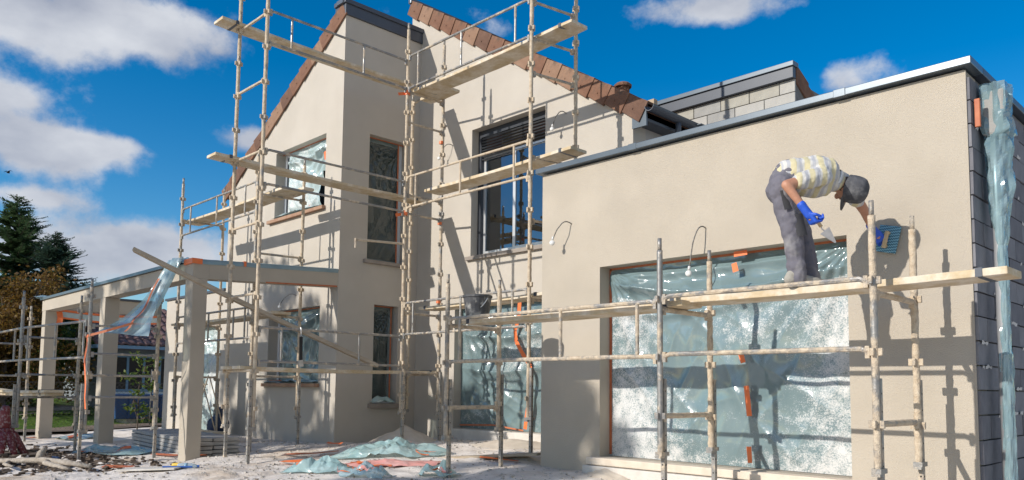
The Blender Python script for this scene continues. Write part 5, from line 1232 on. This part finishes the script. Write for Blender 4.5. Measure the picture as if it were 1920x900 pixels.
# neighbour house
nh = empty('neighbour_house', (-25.5, 9.5, -.2)); tag(nh, 'low neighbour house with brown tiled roof and blue-framed windows seen through the porch', 'house')
nw = wall('wall', rect(7.75,14,-.3,2.1), [rect(8.0,9.9,.75,1.85), rect(10.6,12.4,.75,1.85)], fx(-25.2), .25, 'neighbour_wall', nh)
for a, b in ((8.0,9.9),(10.6,12.4)): window(nh,'x',a,b,.75,1.85,.08,'blue_frame',3,.07,'dark_glass',base_axis=-25.2)
MB().box((-25.5,7.74,.68),(-25.1,14,.74)).build('sill','frame_white',nh)
MB().box((-25.35,7.4,2.02),(-24.72,14.3,2.12)).build('fascia','blue_frame',nh)
rf = MB(); k, cols = 8, 150
for i in range(k):
    x0, z0_ = -24.7-i*.33, 2.12+i*.168; x1, z1_ = x0-.35, z0_+.178; vs = []
    for j in range(cols+1):
        y = 7.4+6.8*j/cols; w_ = .05*abs(math.sin(j*math.pi/5)); vs += [(x0,y,z0_+w_+.045),(x1,y,z1_+w_+.012),(x0,y,z0_+w_-.01)]
    rf.add(vs, [(3*j,3*j+3,3*j+4,3*j+1) for j in range(cols)]+[(3*j+2,3*j+5,3*j+3,3*j) for j in range(cols)])
rfo = rf.build('roof','tile_far',nh); 
MB().box((-29.3,7.8,-.3),(-25.6,13.9,1.95)).build('rear_block','neighbour_wall',nh)
MB().hexa([(-24.75,7.45,2.0),(-24.75,14.2,2.0),(-27.4,14.2,3.32),(-27.4,7.45,3.32),(-24.75,7.45,2.1),(-24.75,14.2,2.1),(-27.4,14.2,3.42),(-27.4,7.45,3.42)]).build('roof_deck','tile_far',nh)
sk = empty('skip', (-22.4, 7.5, -.15)); tag(sk, 'blue metal skip standing behind the wire fence', 'skip')
MB().hexa([(-22.9,7.1,.06),(-21.9,7.1,.06),(-21.9,9.9,.06),(-22.9,9.9,.06),(-23.1,7.0,.64),(-21.75,7.0,.64),(-21.75,10.2,.64),(-23.1,10.2,.64)]).build('body','container_blue',sk,bevel=.02)
for y in (7.4,8.2,9.0,9.7): MB().bar((-21.87,y,.08),(-21.74,y,.62),.06,.05,(1,0,0)).build('rib','container_blue',sk)
MB().box((-23.1,6.98,.642),(-21.72,10.22,.70)).build('rim','container_blue',sk); 
for y in (7.4,9.3): MB().box((-22.8,y,-.25),(-22.0,y+.25,.058)).build('support','concrete',sk)
# chain link fence
fe = empty('wire_fence', (-20.9, 5, -.2)); tag(fe, 'chain link fence on dark posts between the plot and the lawn', 'fence')
for i in range(6):
    y = .6+i*1.75; MB().tube([(-20.9,y,-.4),(-20.9,y,1.35)],.022,8).build('post','fence_metal',fe,smooth=True)
mb = MB(); z0_, z1_ = -.15, 1.0; st_ = .11
y = -1.2
while y < 9.6:
    for s in (-1,1):
        a, b = (y, y+s*(z1_-z0_)); mb.bar((-20.9,a,z0_),(-20.9,b,z1_),.003,.003,(1,0,0))
    y += st_
kind(mb.build('mesh_wire','fence_metal',fe),'stuff')
for z in (z0_,z1_): MB().tube([(-20.9,-1,z),(-20.9,9.4,z)],.004,5).build('line_wire','fence_metal',fe)
# a bird against the lower cloud
bi = MB(); c = Vector((-38.0,7.6,9.75)); bi.ell(c,(.03,.07,.03),8,6)
for s in (-1,1): bi.add([c+Vector((0,-.05,.02)),c+Vector((0,.05,.02)),c+Vector((.10*s,.05*s,.09)),c+Vector((.22*s,.14*s,.03)),c+Vector((.10*s,-.0*s,.07))],[(0,1,2,4),(4,2,3)])
tag(bi.build('bird','black_rubber',None,base=c),'tiny dark bird flying in front of the cloud at the left','bird')
